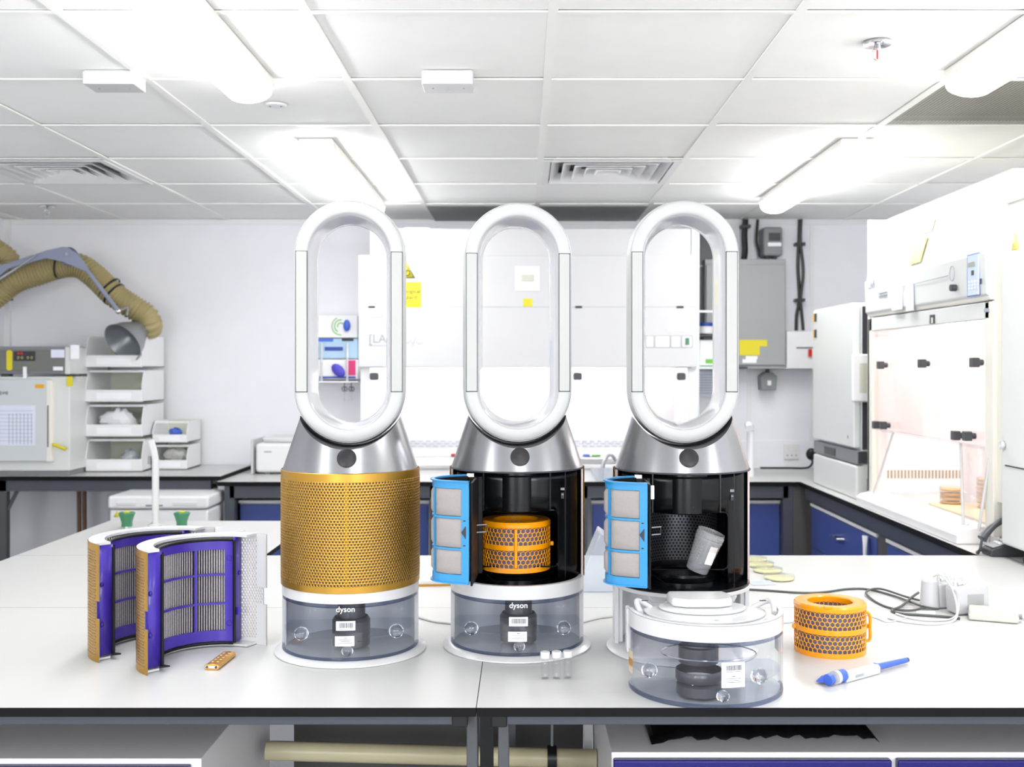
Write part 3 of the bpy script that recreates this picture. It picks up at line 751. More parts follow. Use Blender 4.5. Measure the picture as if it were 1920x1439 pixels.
# funnel: axis tilts down-left and toward the camera
ax_ = Vector((-.36, -.72, -.52)).normalized()
q = Vector((0, 0, 1)).rotation_difference(ax_)
fo = MB().lathe([(.046, -.02), (.048, .0), (.05, .085), (.053, .09), (.062, .11), (.085, .15), (.102, .20), (.105, .205), (.101, .203), (.082, .155), (.06, .12), (.045, .1), (.045, 0)], 40).build('funnel', mat('grey_funnel', '#8d9296', .3, metal=.4), arm, loc=H(264, 600, .14))
fo.scale = (1.1, 1.1, 1.12); fo.rotation_mode = 'QUATERNION'; fo.rotation_quaternion = q
gr = MB().lathe([(0, .098), (.045, .1)], 32); 
g1 = gr.build('funnel_screen', mat('rusty_screen', '#3d332e', .7), arm, loc=H(264, 600, .14)); g1.rotation_mode = 'QUATERNION'; g1.rotation_quaternion = q
for k in range(3):
    mb = MB().tube([(.042 * math.cos(k * math.pi / 3), .042 * math.sin(k * math.pi / 3), .104), (-.042 * math.cos(k * math.pi / 3), -.042 * math.sin(k * math.pi / 3), .104)], .002, 6)
    g2 = mb.build('screen_wire', grey, arm, loc=H(264, 600, .14)); g2.rotation_mode = 'QUATERNION'; g2.rotation_quaternion = q
for zz, ang in ((.04, -60), (.05, -20)):
    mb = MB().lathe([(.0505, zz - .02), (.0512, zz + .02)], 4, ang - 14, ang + 14)
    g2 = mb.build('sticker', paper, arm, loc=H(264, 600, .14)); g2.rotation_mode = 'QUATERNION'; g2.rotation_quaternion = q
box('wall_bracket', greyd, PX(-20, YH) - ox, PX(8, YH) - ox, .0, .1, PZ(562, YH) - oz, PZ(540, YH) - oz, arm)

# ------------------------------------------------------------------ glove dispenser seen through the first loop
YW = 6.14
t = thing('glove_rack', 'white wire rack of glove boxes on the wall behind the closed fan', 'rack', (PX(600, YW), 5.98, PZ(712, YW)))
gx, gz = PX(600, YW), PZ(712, YW)
def G(px, py): return (PX(px, 6.0) - gx, PZ(py, 6.0) - gz)
x0, z0 = G(588, 716); x1, z1 = G(674, 588)
box('tray', whitem, x0, x1, -.02, .155, z0 - .005, z0 + .004, t)
box('back_plate', whitem, x0, x1, .145, .155, z0, z1, t)
for px in (605, 653): a = G(px, 0)[0]; MB().tube([(a, -.014, z0), (a, -.014, z0 + .215)], .006, 6).build('wire', whitep, t)
def gbox(name, label, m, py0, py1):
    xx0, zz1 = G(590, py0); xx1, zz0 = G(671, py1)
    o = thing(name, label, 'glove box', (gx, 5.98, gz))
    box('carton', m, xx0, xx1, 0.002, .14, zz0 + .001, zz1 - .001, o, bevel=.002); return o
o = gbox('glove_box', 'white glove box with green rings, top of the wall rack', whitem, 592, 634)
for r in (.018, .035, .05):
    c_ = G(640, 612)
    MB().tube([(c_[0] + r * math.cos(a), -.0, c_[1] + r * math.sin(a)) for a in [k * .35 + r * 40 for k in range(9)]], .003, 5).build('ring_print', green2, o)
MB().ball((0, 0, 0), .02, .015, .033).build('glove', bluep, o, loc=(G(652, 0)[0], -.012, G(0, 611)[1]))
o = gbox('glove_box', 'pale blue glove box in the middle of the wall rack', bluelt, 635, 673)
box('slot', bluedk, G(610, 0)[0], G(644, 0)[0], -.002, .003, G(0, 658)[1], G(0, 651)[1], o, bevel=.001)
box('band', ink, G(642, 0)[0], G(664, 0)[0], -.002, .003, G(0, 640)[1], G(0, 635.5)[1], o)
box('band', bluep, G(592, 0)[0], G(626, 0)[0], -.002, .003, G(0, 641)[1], G(0, 635.5)[1], o)
o = gbox('glove_box', 'white and pink glove box with a violet glove, bottom of the wall rack', whitem, 674, 712)
box('panel', pink, G(650, 0)[0], G(668, 0)[0], -.002, .003, G(0, 704)[1], G(0, 676)[1], o)
mb = MB(); mb.ball((0, 0, 0), .035, .014, .038, 12, 8); mb.v = [(x + z * -.4, y, z) for x, y, z in mb.v]
mb.build('glove', violet, o, loc=(G(636, 0)[0], -.01, G(0, 695)[1]))
box('band', bluedk, G(600, 0)[0], G(668, 0)[0], -.002, .003, G(0, 710)[1], G(0, 706)[1], o)
for k, px in enumerate((646, 659)):
    o = thing('scissors', 'pair of scissors hanging below the glove rack, ' + ('nearer the loop edge' if k == 0 else 'nearer the safety cabinet'), 'scissors', (PX(px, 5.97), 5.97, PZ(718, 5.97)), 0, 'scissors hanging under the rack')
    for s_ in (-1, 1):
        MB().tube([(s_ * .006 + .008 * math.cos(a), 0, -.035 + .012 * math.sin(a)) for a in [i * math.pi / 5 for i in range(11)]], .003, 5).build('finger_ring', greyd, o)
        MB().tube([(s_ * .004, 0, -.045), (-s_ * .004, 0, -.105)], .0025, 5).build('blade', chrome, o)
    MB().tube([(0, .02, 0), (0, -.005, .0), (0, -.005, -.03)], .0025, 5).build('hook', greyd, o)

# ------------------------------------------------------------------ back wall electrics
t = thing('electrical_cabinet', 'grey steel electrical cabinet on the back wall with yellow labels', 'electrical cabinet', (PX(1384, 6.0), 5.98, PZ(692, 6.0)))
w_, h_ = PX(1472, 6.0) - PX(1384, 6.0), PZ(487, 6.0) - PZ(692, 6.0)
box('body', greyc, -.19, w_, 0, .16, 0, h_, t, bevel=.003)
box('door', greyc, -.185, w_ - .006, -.012, 0, .02, h_ - .03, t, bevel=.004)
MB().lathe([(0, -.006), (.008, -.006), (.009, 0)], 14).build('lock', chrome, t, loc=(PX(1458, 6) - PX(1384, 6), -.012, PZ(587, 6) - PZ(692, 6)), rot=(R_(90), 0, 0))
def E(px, py): return (PX(px, 6) - PX(1384, 6), PZ(py, 6) - PZ(692, 6))
for (a, b, c_, d, m) in ((1384, 1436, 638, 650, yel), (1384, 1422, 650, 667, yel), (1396, 1418, 668, 674, paper), (1390, 1416, 674, 681, paper)):
    x0, z1 = E(a, c_); x1, z0 = E(b, d); box('sticker', m, x0, x1, -.0135, -.012, z0, z1, t)
box('latch', greyd, -.0, .045, -.014, -.006, .0, .012, t)
t = thing('meter_box', 'grey rounded meter with dark display above the electrical cabinet', 'meter', (PX(1446, 6.05), 6.0, PZ(482, 6.05)))
box('housing', grey, -.055, .055, 0, .14, 0, .165, t, bevel=.014)
box('display', greyd, -.025, .04, -.004, 0, .085, .13, t, bevel=.002)
box('label_plate', paper, -.03, .045, -.004, 0, .055, .075, t)
box('gland', greyd, -.03, -.01, .04, .06, -.03, 0, t); box('gland', greyd, .01, .03, .04, .06, -.03, 0, t)
t = thing('isolator_box', 'white isolator box with a red switch right of the grey cabinet', 'switch box', (PX(1474, 6.0), 5.99, PZ(692, 6.0)))
w_ = PX(1545, 6) - PX(1474, 6)
box('housing', whitem, 0, w_, 0, .15, 0, PZ(622, 6) - PZ(692, 6), t, bevel=.006)
box('cover_seam', grey, .055, w_, -.002, 0, PZ(654, 6) - PZ(692, 6), PZ(651, 6) - PZ(692, 6), t)
box('switch', red, .120, .138, -.02, 0, PZ(669, 6) - PZ(692, 6), PZ(655, 6) - PZ(692, 6), t, bevel=.003)
MB().lathe([(0, -.003), (.008, -.002), (.008, 0)], 12).build('lamp', paper, t, loc=(.04, 0, PZ(640, 6) - PZ(692, 6)), rot=(R_(90), 0, 0))
t = thing('outlet_box', 'small grey socket outlet hanging below the electrical cabinet', 'outlet', (PX(1442, 6.05), 6.05, PZ(732, 6.05)))
MB().prism([(-.042, .0), (.042, 0), (.047, .08), (.02, .1), (-.02, .1), (-.047, .08)], 0, .09, 'y').build('housing', grey, t, bevel=.004)
box('flap', whitem, -.01, .012, -.004, 0, .028, .055, t, bevel=.003)
MB().tube([(0, .04, .095), (0, .04, .13)], .012, 10).build('gland', greyd, t)
# cable bundles
for k, (pts, r, lab) in enumerate((([(1398, 412), (1396, 440), (1397, 470), (1395, 486)], .017, 'thick black cable bundle dropping into the grey cabinet'),
                                   ([(1421, 412), (1418, 450), (1422, 470), (1424, 482)], .008, 'thin black cable dropping into the grey cabinet'),
                                   ([(1499, 412), (1498, 450), (1496, 500), (1499, 560), (1494, 590), (1493, 620)], .010, 'black cable running down the wall to the white isolator box, straighter one'),
                                   ([(1501, 412), (1500, 455), (1505, 510), (1500, 562), (1502, 585), (1505, 620)], .009, 'black cable running down the wall to the white isolator box, bowed one'))):
    tag(MB().tube([(PX(a, 6.1), 6.1 - .012 * (k == 3), PZ(b, 6.1)) for a, b in pts], r, 8, smooth=6).build('cable', blkp, None), lab, 'cable')
for py in (458, 563, 425): 
    px = 1500 if py != 425 else 1398
    tag(box('cable_clip', greyd, PX(px - 9, 6.1), PX(px + 9, 6.1), 6.083, 6.145, PZ(py + 3, 6.1), PZ(py - 3, 6.1), bevel=.003),
        {458: 'upper black clip holding the paired cables on the wall', 563: 'lower black clip holding the paired cables on the wall', 425: 'black clip around the thick cable bundle above the grey cabinet'}[py], 'clip')
# galvanised channel beside the cabinet and items on it
t = thing('strut_channel', 'vertical galvanised steel channel beside the wide safety cabinet', 'channel', (PX(1304, 5.75), 5.75, BZ))
box('channel', alu, -.022, .022, 0, .04, 0.005, ZC - BZ - .01, t, bevel=.002)
box('bracket', alu, .022, .1, .01, .03, .88, .89, t)
t = thing('service_panel', 'tall dark grey duct panel between the channel and the grey cabinet', 'duct', (PX(1322, 6.05) - .004, 6.03, PZ(690, 6.05)))
box('panel', greyd, -.03, .09, 0, .1, .16, PZ(416, 6.05) - PZ(690, 6.05), t, bevel=.002)
box('cross_bar', grey, -.08, .03, -.01, 0, .57, .58, t)
t = thing('wipes_tub', 'white wipes tub with a dark blue lid beside the safety cabinet', 'tub', (PX(1322, 5.9), 5.9, PZ(626, 5.9)))
MB().lathe([(0, 0), (.045, 0), (.045, .04), (0, .04)], 24).build('tub', whitem, t)
MB().lathe([(.048, .04), (.046, .06), (0, .062)], 24).build('lid', bluedk, t)
t = thing('wall_shelf', 'small white shelf holding the tub and a printed carton', 'shelf', (PX(1330, 5.9), 5.84, PZ(628, 5.9)))
box('shelf_board', greyd, -.08, .1, 0, .28, -.012, -.001, t); box('shelf_board', whitem, -.08, .1, 0, .28, -.19, -.18, t)
t = thing('paper_carton', 'white carton with green print on the small wall shelf', 'carton', (PX(1331, 5.9), 5.87, PZ(628, 5.9) - .1795))
box('carton', whitem, -.06, .07, 0, .12, 0, .15, t, bevel=.002); box('print', green2, -.03, .03, -.002, 0, .02, .045, t); box('print', green, -.06, .07, -.002, 0, .004, .01, t)
t = thing('notice', 'printed grey notice sheet on the wall below the small shelf', 'notice', (PX(1330, 6.1), 6.13, PZ(745, 6.1)))
box('sheet', paper2, -.09, .07, 0, .003, 0, .15, t)
for k in range(8): box('print_line', inkl, -.07, .05, -.001, 0, .02 + .015 * k, .024 + .015 * k, t)
# tap, wall socket, plug
t = thing('white_tap', 'white bench tap on the wall bench right of the tankless fan', 'tap', (PX(1407, 5.7), 5.7, BZ))
MB().tube([(0, 0, 0), (0, 0, .24)], .02, 16).build('column', wall_m, t)
MB().tube([(0, .0, .245), (0, 0, .265), (-.02, -.04, .275), (-.02, -.08, .26)], .02, 14, smooth=4).build('spout', wall_m, t)
t = thing('double_socket', 'white double wall socket above the wall bench near the incubator', 'socket', (PX(1485, 6.12), 6.125, PZ(862, 6.12)))
box('plate', whitem, -.045, .045, 0, .01, 0, .09, t, bevel=.004)
for a in (-.02, .02): box('rocker', cream, a - .008, a + .008, -.003, 0, .05, .07, t, bevel=.001)
for a in (-.025, 0, .025): box('pin_hole', grey, a - .004, a + .004, -.001, 0, .02, .026, t)
t = thing('black_plug', 'black plug on the wall with its lead running behind the incubator', 'plug', (PX(1521, 6.0), 6.0, PZ(852, 6.0)))
MB().ball((0, 0, 0), .03, .025, .035).build('plug', blkp, t)
MB().tube([(0, 0, -.02), (0, -.02, -.05), (-.04, -.05, -.0725), (-.15, -.06, -.0725), (-.3, -.06, -.0725)], .006, 8, smooth=5).build('lead', blkp, t)

# ------------------------------------------------------------------ incubator on the side bench
XI = 1.465
t = thing('incubator', 'tall white incubator with a grey waistband and red switch', 'incubator', (XI, 4.68, BZ))
box('body', greyen, 0.02, .72, 0, .69, .0, .86, t, bevel=.01)
box('door', greyen, -.012, .02, .02, .685, .225, .858, t, bevel=.008)
box('waistband', grey, -.004, .1, -.003, .695, .155, .215, t, bevel=.003)
box('waistband_front', greyd, .002, .1, -.0045, 0, .16, .212, t)
box('control_window', greyd, -.007, -.004, .32, .5, .165, .2, t)
box('lower_base', greyen, -.008, .05, -.002, .69, .0, .15, t, bevel=.01)
box('top_cap', whitem, -.01, .5, .05, .68, .855, .868, t, bevel=.004)
hnd = box('handle', whitem, -.03, .06, -.022, .0, .43, .64, t, bevel=.008)
box('recess', mat('recess_beige', '#c9c9ba', .5), .0, .035, -.0235, -.02, .47, .6, t, bevel=.004)
box('switch', ink, .04, .062, -.012, -.001, .035, .095, t, bevel=.002); box('rocker', red, .042, .06, -.015, -.01, .038, .066, t, bevel=.002)
for z in (.81, .73): box('indicator', ink, -.016, -.011, .61, .64, z, z + .04, t); box('indicator', amber, -.016, -.011, .645, .66, z, z + .04, t)
box('gasket', ink, .02, .14, -.002, .001, .22, .85, t)
MB().lathe([(0, 0), (.008, 0)], 12).build('emblem', grey, t, loc=(-.013, .1, .27), rot=(0, R_(90), 0))

# ------------------------------------------------------------------ glass-fronted hood on the side bench
XH, Y0H, Y1H = 1.47, 3.34, 4.56
hood = thing('laminar_hood', 'cream laminar flow hood with clear sash and sloping lit header', 'safety cabinet', (XH, Y0H, BZ))
LH = Y1H - Y0H
dz = CZ - BZ
MB().prism([(.0, dz + .215), (-.005, dz + .37), (.07, dz + .63), (.75, dz + .63), (.75, dz + .215)], .02, LH, 'y').build('header', cream, hood, bevel=.004)
MB().prism([(.012, dz + .215), (-.008, dz + .235), (-.012, dz + .366), (.0, dz + .372), (.06, dz + .4), (.06, dz + .215)], .03, LH + .004, 'y').build('control_fascia', greyen, hood, bevel=.004)
MB().prism([(-.004, dz + .374), (.069, dz + .628), (.08, dz + .628), (.01, dz + .374)], .25, LH + .004, 'y').build('sloped_cover', whitem, hood)
MB().prism([(-.004, dz + .374), (.069, dz + .628), (.08, dz + .628), (.01, dz + .374)], .06, .246, 'y').build('sloped_cover', whitem, hood)
box('end_panel', cream, .012, .75, -.078, .022, .16, dz + .60, hood, bevel=.002)
box('end_panel', cream, .0, .75, LH - .02, LH, .0, dz + .63, hood)
box('liner', pinkwall, .03, .72, LH - .028, LH - .021, .03, dz + .2, hood)
box('liner', pinkwall, .03, .72, .023, .03, .03, dz + .2, hood)
box('rear_liner', pinkwall, .70, .74, .02, LH - .02, 0, dz + .2, hood)
box('sash_frame', greyen, .0, .03, .03, LH - .02, dz + .155, dz + .21, hood, bevel=.003)
box('corner_post', cream, 0, .03, LH - .055, LH, .05, dz + .21, hood, bevel=.003)
box('corner_post', cream, 0, .03, .0, .06, .05, dz + .21, hood, bevel=.003)
MB().prism([(-.05, .0), (-.05, .03), (-.03, .045), (.04, .06), (.06, .06), (.06, 0)], 0.16, LH, 'y').build('front_sill', whitem, hood, bevel=.004)
box('work_tray', whitep, .06, .7, .02, LH - .02, .0, .05, hood)
box('tray_mat', wood, .1, .6, .06, .8, .05, .056, hood, bevel=.002)
box('sash', sashm, .006, .01, .08, LH - .06, dz - .255, dz + .155, hood)
box('sash_rail', clearp, -.0, .014, .08, LH - .06, dz - .262, dz - .252, hood)
for (ya, za, yb_, zb_) in ((4.26, dz - .255, 4.42, .06), (3.607, dz - .255, 3.52, .06), (3.37, dz - .25, 3.40, .06)):
    a = (.008, ya - Y0H, za); b = (-.02, yb_ - Y0H, zb_)
    MB().tube([a, b], .005, 6).build('wing_edge', whitep, hood)
MB().add([(.008, 4.26 - Y0H, dz - .255), (-.02, 4.42 - Y0H, .06), (.02, 4.50 - Y0H, .06), (.01, 4.48 - Y0H, dz - .255)], [(0, 1, 2, 3)]).build('side_wing', sashm, hood, solid=.002)
MB().add([(.008, 3.607 - Y0H, dz - .255), (-.02, 3.52 - Y0H, .06), (.02, 3.40 - Y0H, .06), (.01, 3.38 - Y0H, dz - .255)], [(0, 1, 2, 3)]).build('side_wing', sashm, hood, solid=.002)
def knob(px, py):
    Y = XH * F / (px - VX); z = PZ(py, Y) - BZ
    mb = MB().prism([(.022 * (1 if k % 2 else .72) * math.cos(k * math.pi / 4), .022 * (1 if k % 2 else .72) * math.sin(k * math.pi / 4)) for k in range(8)], -.034, -.01, 'x')
    mb.prism([(.011 * math.cos(k * math.pi / 4), .011 * math.sin(k * math.pi / 4)) for k in range(8)], -.02, .006, 'x')
    mb.build('clamp_knob', greyd, hood, loc=(0, Y - Y0H, z), bevel=.003)
for p in ((1661, 685), (1740, 682), (1840, 680), (1652, 797), (1666, 798), (1804, 817), (1826, 818)): knob(*p)
def fascia(nm, m, px, py, wy, hz, out=.013, th=.002, bevel=0):
    Y = (XH - out) * F / (px - VX); z = PZ(py, Y) - BZ
    return box(nm, m, -out - th, -out + .002, Y - Y0H - wy / 2, Y - Y0H + wy / 2, z - hz / 2, z + hz / 2, hood, bevel)
fascia('control_panel', bluep, 1825, 516, .088, .137, .012); fascia('control_panel', mat('panel_pale_blue', '#c9d8ec', .4), 1825, 516, .082, .131, .014)
fascia('display', mat('lcd_grey', '#a3a597', .3), 1822, 496, .05, .014, .016); fascia('key', greyd, 1824, 512, .016, .016, .016); fascia('key', ink, 1839, 528, .006, .018, .016)
for r in range(3):
    for c_ in range(4): fascia('key', paper2, 1817 + 5.5 * c_, 530 + 6 * r - c_, .008, .006, .016, bevel=.001)
fascia('document_wallet', paper, 1682, 560, .11, .09, .012); fascia('document_wallet', paper2, 1706, 558, .07, .1, .014)
Yk = (XH - .012) * F / (1792 - VX)
MB().tube([(-.012, 0, 0), (-.03, 0, 0)], .012, 10).build('key_lock', greyd, hood, loc=(0, Yk - Y0H, PZ(540, Yk) - BZ))
MB().tube([(-.016, .02 * math.cos(a / 6 * math.pi), .026 * math.sin(a / 6 * math.pi)) for a in range(13)], .0014, 5).build('emblem_ring', inkl, hood, loc=(0, 3.62 - Y0H, PZ(513, 3.62) - BZ))
MB().tube([(-.015, 3.66 - Y0H, PZ(517, 3.66) - BZ), (-.015, 4.12 - Y0H, PZ(517, 3.66) - BZ - .005)], .0012, 5).build('fascia_line', inkl, hood)
fascia('lock_sign', greyd, 1748, 599, .04, .032, .002); fascia('lock_sign', cream, 1748, 601, .01, .02, .004)
fascia('indicator', inkl, 1850, 582, .03, .012, .002)
text('LAB', inkl, hood, (-.0135, 4.47 - Y0H, PZ(541, 4.47) - BZ), (90, 0, -90), .05)
for k in range(2): fascia('fine_print', inkl, 1655, 549 + 5 * k, .1, .004, .012)
# yellow sticker on the slope
sl_ = box('warning_label', yel2, -.001, .001, -.06, .06, -.05, .05, hood); sl_.location = (.008, 4.0 - Y0H, dz + .44); sl_.rotation_euler = (0, R_(16), 0)
sl_ = box('warning_label', mat('warm_label', '#f5efc9', .5), -.001, .001, -.05, .05, -.025, .025, hood); sl_.location = (.036, 3.97 - Y0H, dz + .527); sl_.rotation_euler = (0, R_(16), 0)
vs_ = MB()
for k in range(22): vs_.box(.075 + k * .0145, .0815 + k * .0145, LH - .0305, LH - .028, .11, .145)
o = vs_.build('vent_slots', mat('slot_tan', '#b09f86', .6), hood, smooth=0); o['kind'] = 'stuff'
MB().tube([(.3, .1, dz + .19), (.3, LH - .1, dz + .19)], .013, 10).build('lamp_tube', mat('lit_hood_tube', '#fffafa', .3, emit=17), hood)
# agar plates in the hood
def dish(x, y, z, r, m, label, group, h=.014):
    t = thing('petri_dish', label, 'petri dish', (x, y, z), 0, group)
    MB().lathe([(0, .0005), (r - .001, .0005), (r - .001, h)], 28).build('dish', dishm, t)
    MB().lathe([(0, .002), (r - .004, .002), (r - .004, h * .5), (0, h * .5)], 28).build('agar', m, t)
    MB().lathe([(r, h * .35), (r, h + .001), (0, h + .001)], 28).build('lid', dishm, t)
    return t
zt = BZ + .057
ORD = ['lowest', 'second', 'third', 'fourth', 'fifth', 'sixth', 'seventh', 'eighth']
for (px, Y, n, lab) in ((1784, 4.12, 4, 'stack of orange agar dishes in the middle of the hood tray'), (1850, 3.98, 7, 'tall stack of orange agar dishes beside the sash wing'), (1876, 4.0, 8, 'tallest stack of orange agar dishes beside the cream cabinet')):
    for k in range(n):
        dish(PX(px, Y), Y, zt + k * .0165, .044 if n < 7 else .036, agar2, ORD[k] + ' orange dish in the ' + {4: 'short stack on the hood tray, counted upward', 7: 'tall stack by the sash wing, counted upward', 8: 'tallest stack by the cream cabinet, counted upward'}[n],
             {4: 'short stack of orange agar dishes', 7: 'tall stack of orange agar dishes by the sash wing', 8: 'tallest stack of orange agar dishes'}[n])
# ------------------------------------------------------------------ tall cream cabinet cut by the frame edge
t = thing('tall_cabinet', 'tall cream cabinet with raised door cut by the frame edge', 'cabinet', (1.478, 2.3, BZ))
Lc = 3.255 - 2.3
box('body', cream, 0, .72, 0, Lc, .05, dz + .565, t, bevel=.006)
box('door', greyen, -.022, 0, 0, Lc + .002, .042, dz + .35, t, bevel=.012)
box('lower_door_seam', ink, -.0235, -.021, 0, Lc - .03, dz - .297, dz - .293, t)
box('top_strip', cream, -.006, .3, 0, Lc - .002, dz + .5, dz + .57, t, bevel=.002)
MB().add([(-.003, Lc - .075, dz + .355), (-.003, Lc - .03, dz + .355), (-.003, Lc - .052, dz + .405)], [(0, 1, 2)]).build('warning_triangle', yel2, t, solid=.002)
MB().lathe([(0, -.01), (.012, -.01), (.013, 0)], 14).build('lock', chrome, t, loc=(-.024, Lc - .02, dz - .235), rot=(0, R_(90), 0))
for y in (Lc - .09, .1): MB().lathe([(0, 0), (.024, 0), (.024, .018), (.008, .02), (.008, .05)], 18).build('adjustable_foot', greyd, t, loc=(.03, y, 0))
# telephone
t = thing('telephone', 'grey and black desk telephone on the side bench under the hood', 'telephone', (1.43, 3.30, BZ + .0005))
MB().prism([(0, 0), (.17, 0), (.17, .075), (.012, .026), (0, .02)], -.036, .036, 'y').build('base', greyd, t, bevel=.004)
MB().prism([(.008, .027), (.165, .0755), (.165, .0775), (.008, .029)], -.031, .03, 'y').build('face_plate', mat('phone_face', '#a9aab0', .4), t)
for r in range(4):
    for c_ in range(3):
        kb = box('key', paper, -.006, .006, -.005, .005, 0, .006, t, bevel=.002); kb.location = (.035 + .02 * r, -.02 + .015 * c_, .0365 + .0061 * r)
MB().tube([(-.012, .0, .05), (.005, .005, .068), (.035, .01, .094), (.075, .012, .112), (.12, .012, .118), (.16, .012, .112)], .02, 14, smooth=5, radii=lambda u: .0095 + .006 * (2 * abs(u - .5)) ** 2).build('handset', mat('phone_grey', '#4b4d52', .3), t)
MB().tube([(-.012, .002, .045), (-.018, .0, .02), (-.02, .01, .004), (-.015, .03, .004), (.0, .034, .01)], .004, 8, smooth=6).build('coiled_cord', greyd, t)
# ------------------------------------------------------------------ sink tap and valves on the island
t = thing('swan_neck_tap', 'tall white pillar tap standing behind the purple filters', 'tap', (PX(290, 3.87), 3.87, BZ))
MB().tube([(.003, 0, 0), (.003, 0, .2), (.0, 0, .26), (-.012, -.01, .32)], .0125, 16, smooth=4).build('column', whitep, t)
box('nozzle', grey, -.022, -.012, -.01, 0, .23, .26, t)
MB().lathe([(0, 0), (.024, 0), (.024, .012), (.014, .016)], 20).build('base', whitep, t)
for px, lab in ((238, 'green faceted valve knob between the tap and bench corner'), (341, 'green faceted valve knob between the tap and the gold fan')):
    t = thing('valve_knob', lab, 'valve', (PX(px, 3.87), 3.87, BZ), 0, 'green valve knobs')
    MB().lathe([(0, 0), (.012, 0), (.012, .004)], 16).build('stem', chrome, t)
    mb = MB(); n = 12; vs = []
    for z, r in ((0.004, .019), (.02, .019), (.04, .025), (.052, .030), (.056, .027)):
        for k in range(n): rr = r * (1 if k % 2 else .86); vs.append((rr * math.cos(k * 2 * math.pi / n), rr * math.sin(k * 2 * math.pi / n), z))
    fs = [(i * n + k, i * n + (k + 1) % n, (i + 1) * n + (k + 1) % n, (i + 1) * n + k) for i in range(4) for k in range(n)] + [tuple(range(n))[::-1], tuple(4 * n + k for k in range(n))]
    mb.add(vs, fs).build('grip', green, t, smooth=10)
    MB().lathe([(.012, .056), (.012, .060), (0, .061)], 16).build('cap', yel, t)
t = thing('drip_cup', 'shallow oval white drip cup set in the island behind the filters', 'sink', (PX(405, 3.75), 3.78, BZ))
MB().lathe([(.085, .0), (.085, .004), (.07, .004), (.05, .001), (0, .001)], 40, sx=1.1).build('rim', whitep, t)

# ------------------------------------------------------------------ the fans
RB = .1405
L_ = .1365
RZ = .673           # loop centre height above the bench
def loop_part(par):
    sec = [(.1135, .0), (.1128, -.022), (.1105, -.041), (.1075, -.049), (.104, -.051), (.086, -.051), (.0835, -.0495), (.0815, -.045), (.079, -.03),
           (.0755, .0), (.0725, .035), (.0712, .052), (.0735, .058), (.082, .06), (.1, .057), (.109, .045), (.1125, .025)]
    k = len(sec); vs = []; N = 28; rings = []
    for half in (0, 1):
        for i in range(N + 1):
            a = math.pi * half + math.pi * i / N; zo = L_ if half == 0 else -L_
            rings.append((math.cos(a), math.sin(a), zo))
    for (c_, s_, zo) in rings:
        for w, y in sec: vs.append((w * c_, y, RZ + zo + w * s_))
    n = len(rings)
    fs = [(i * k + q, ((i + 1) % n) * k + q, ((i + 1) % n) * k + (q + 1) % k, i * k + (q + 1) % k) for i in range(n) for q in range(k)]
    mb_ = MB().add(vs, fs); mb_.m = [1 if 7 <= (i % k) <= 11 else 0 for i in range(len(fs))]
    lp = mb_.build('air_loop', [ringm, ringin], par, smooth=60)
    for w, y in ((.1082, -.0485), (.0828, -.0485)):
        pts = [(w * c_, y, RZ + zo + w * s_) for c_, s_, zo in rings]; pts.append(pts[0])
        MB().tube(pts, .0006, 5, cap=False).build('seam_line', mat('seam_grey', '#a9a9a9', .5), par)
    for s in (-1, 1):
        a, b = sorted((s * .0835, s * .1068))
        sp = box('side_panel', panelm, a + .0009, b - .0009, -.0535, -.045, RZ - L_ - .006 + .0012, RZ + L_ - .0012 + .006, par, bevel=.0015)
        g = MB().box(a, b, -.0515, -.046, RZ - L_ - .006, RZ + L_ + .006).build('panel_gap', ink, par, smooth=0)
def cone_part(par):
    zc = RZ - L_; rho = .117; z0 = .3745
    def Rz(z): return .1378 - (z - z0) * .335
    N = 120; M = 6; vs = []
    for i in range(N):
        a = 2 * math.pi * i / N; s = math.sin(a); z = .43
        for _ in range(30): z = zc - math.sqrt(max(rho ** 2 - (Rz(z) * s) ** 2, 0))
        for q in range(M + 1):
            zz = z0 + (z - z0) * q / M; r = Rz(zz); vs.append((r * s, -r * math.cos(a), zz))
    fs = [(i * (M + 1) + q, ((i + 1) % N) * (M + 1) + q, ((i + 1) % N) * (M + 1) + q + 1, i * (M + 1) + q + 1) for i in range(N) for q in range(M)]
    MB().add(vs, fs).build('metal_cone', brushed, par, smooth=50)
    vs = []; n = 30; xm = .1035
    for i in range(n + 1):
        x = -xm + 2 * xm * i / n; z = zc - math.sqrt(rho ** 2 - x * x) - .0005; y = math.sqrt(max(Rz(z) ** 2 - x * x, 0)) - .0008
        vs += [(x, -y, z), (x, y, z)]
    MB().add(vs, [(2 * i, 2 * i + 2, 2 * i + 3, 2 * i + 1) for i in range(n)]).build('saddle', ink, par)
    z = .4035; a = math.atan(.335)
    d = MB().lathe([(0, .0028), (.0172, .0028), (.0188, .0018), (.0192, -.001)], 40).build('display', dispm, par, loc=(0, -(Rz(z) + .0), z), rot=(R_(90) - a, 0, 0))
    MB().lathe([(RB - .004, .3745), (RB - .0005, .3735), (RB - .0005, .3715)], 96).build('shadow_gap', ink, par)
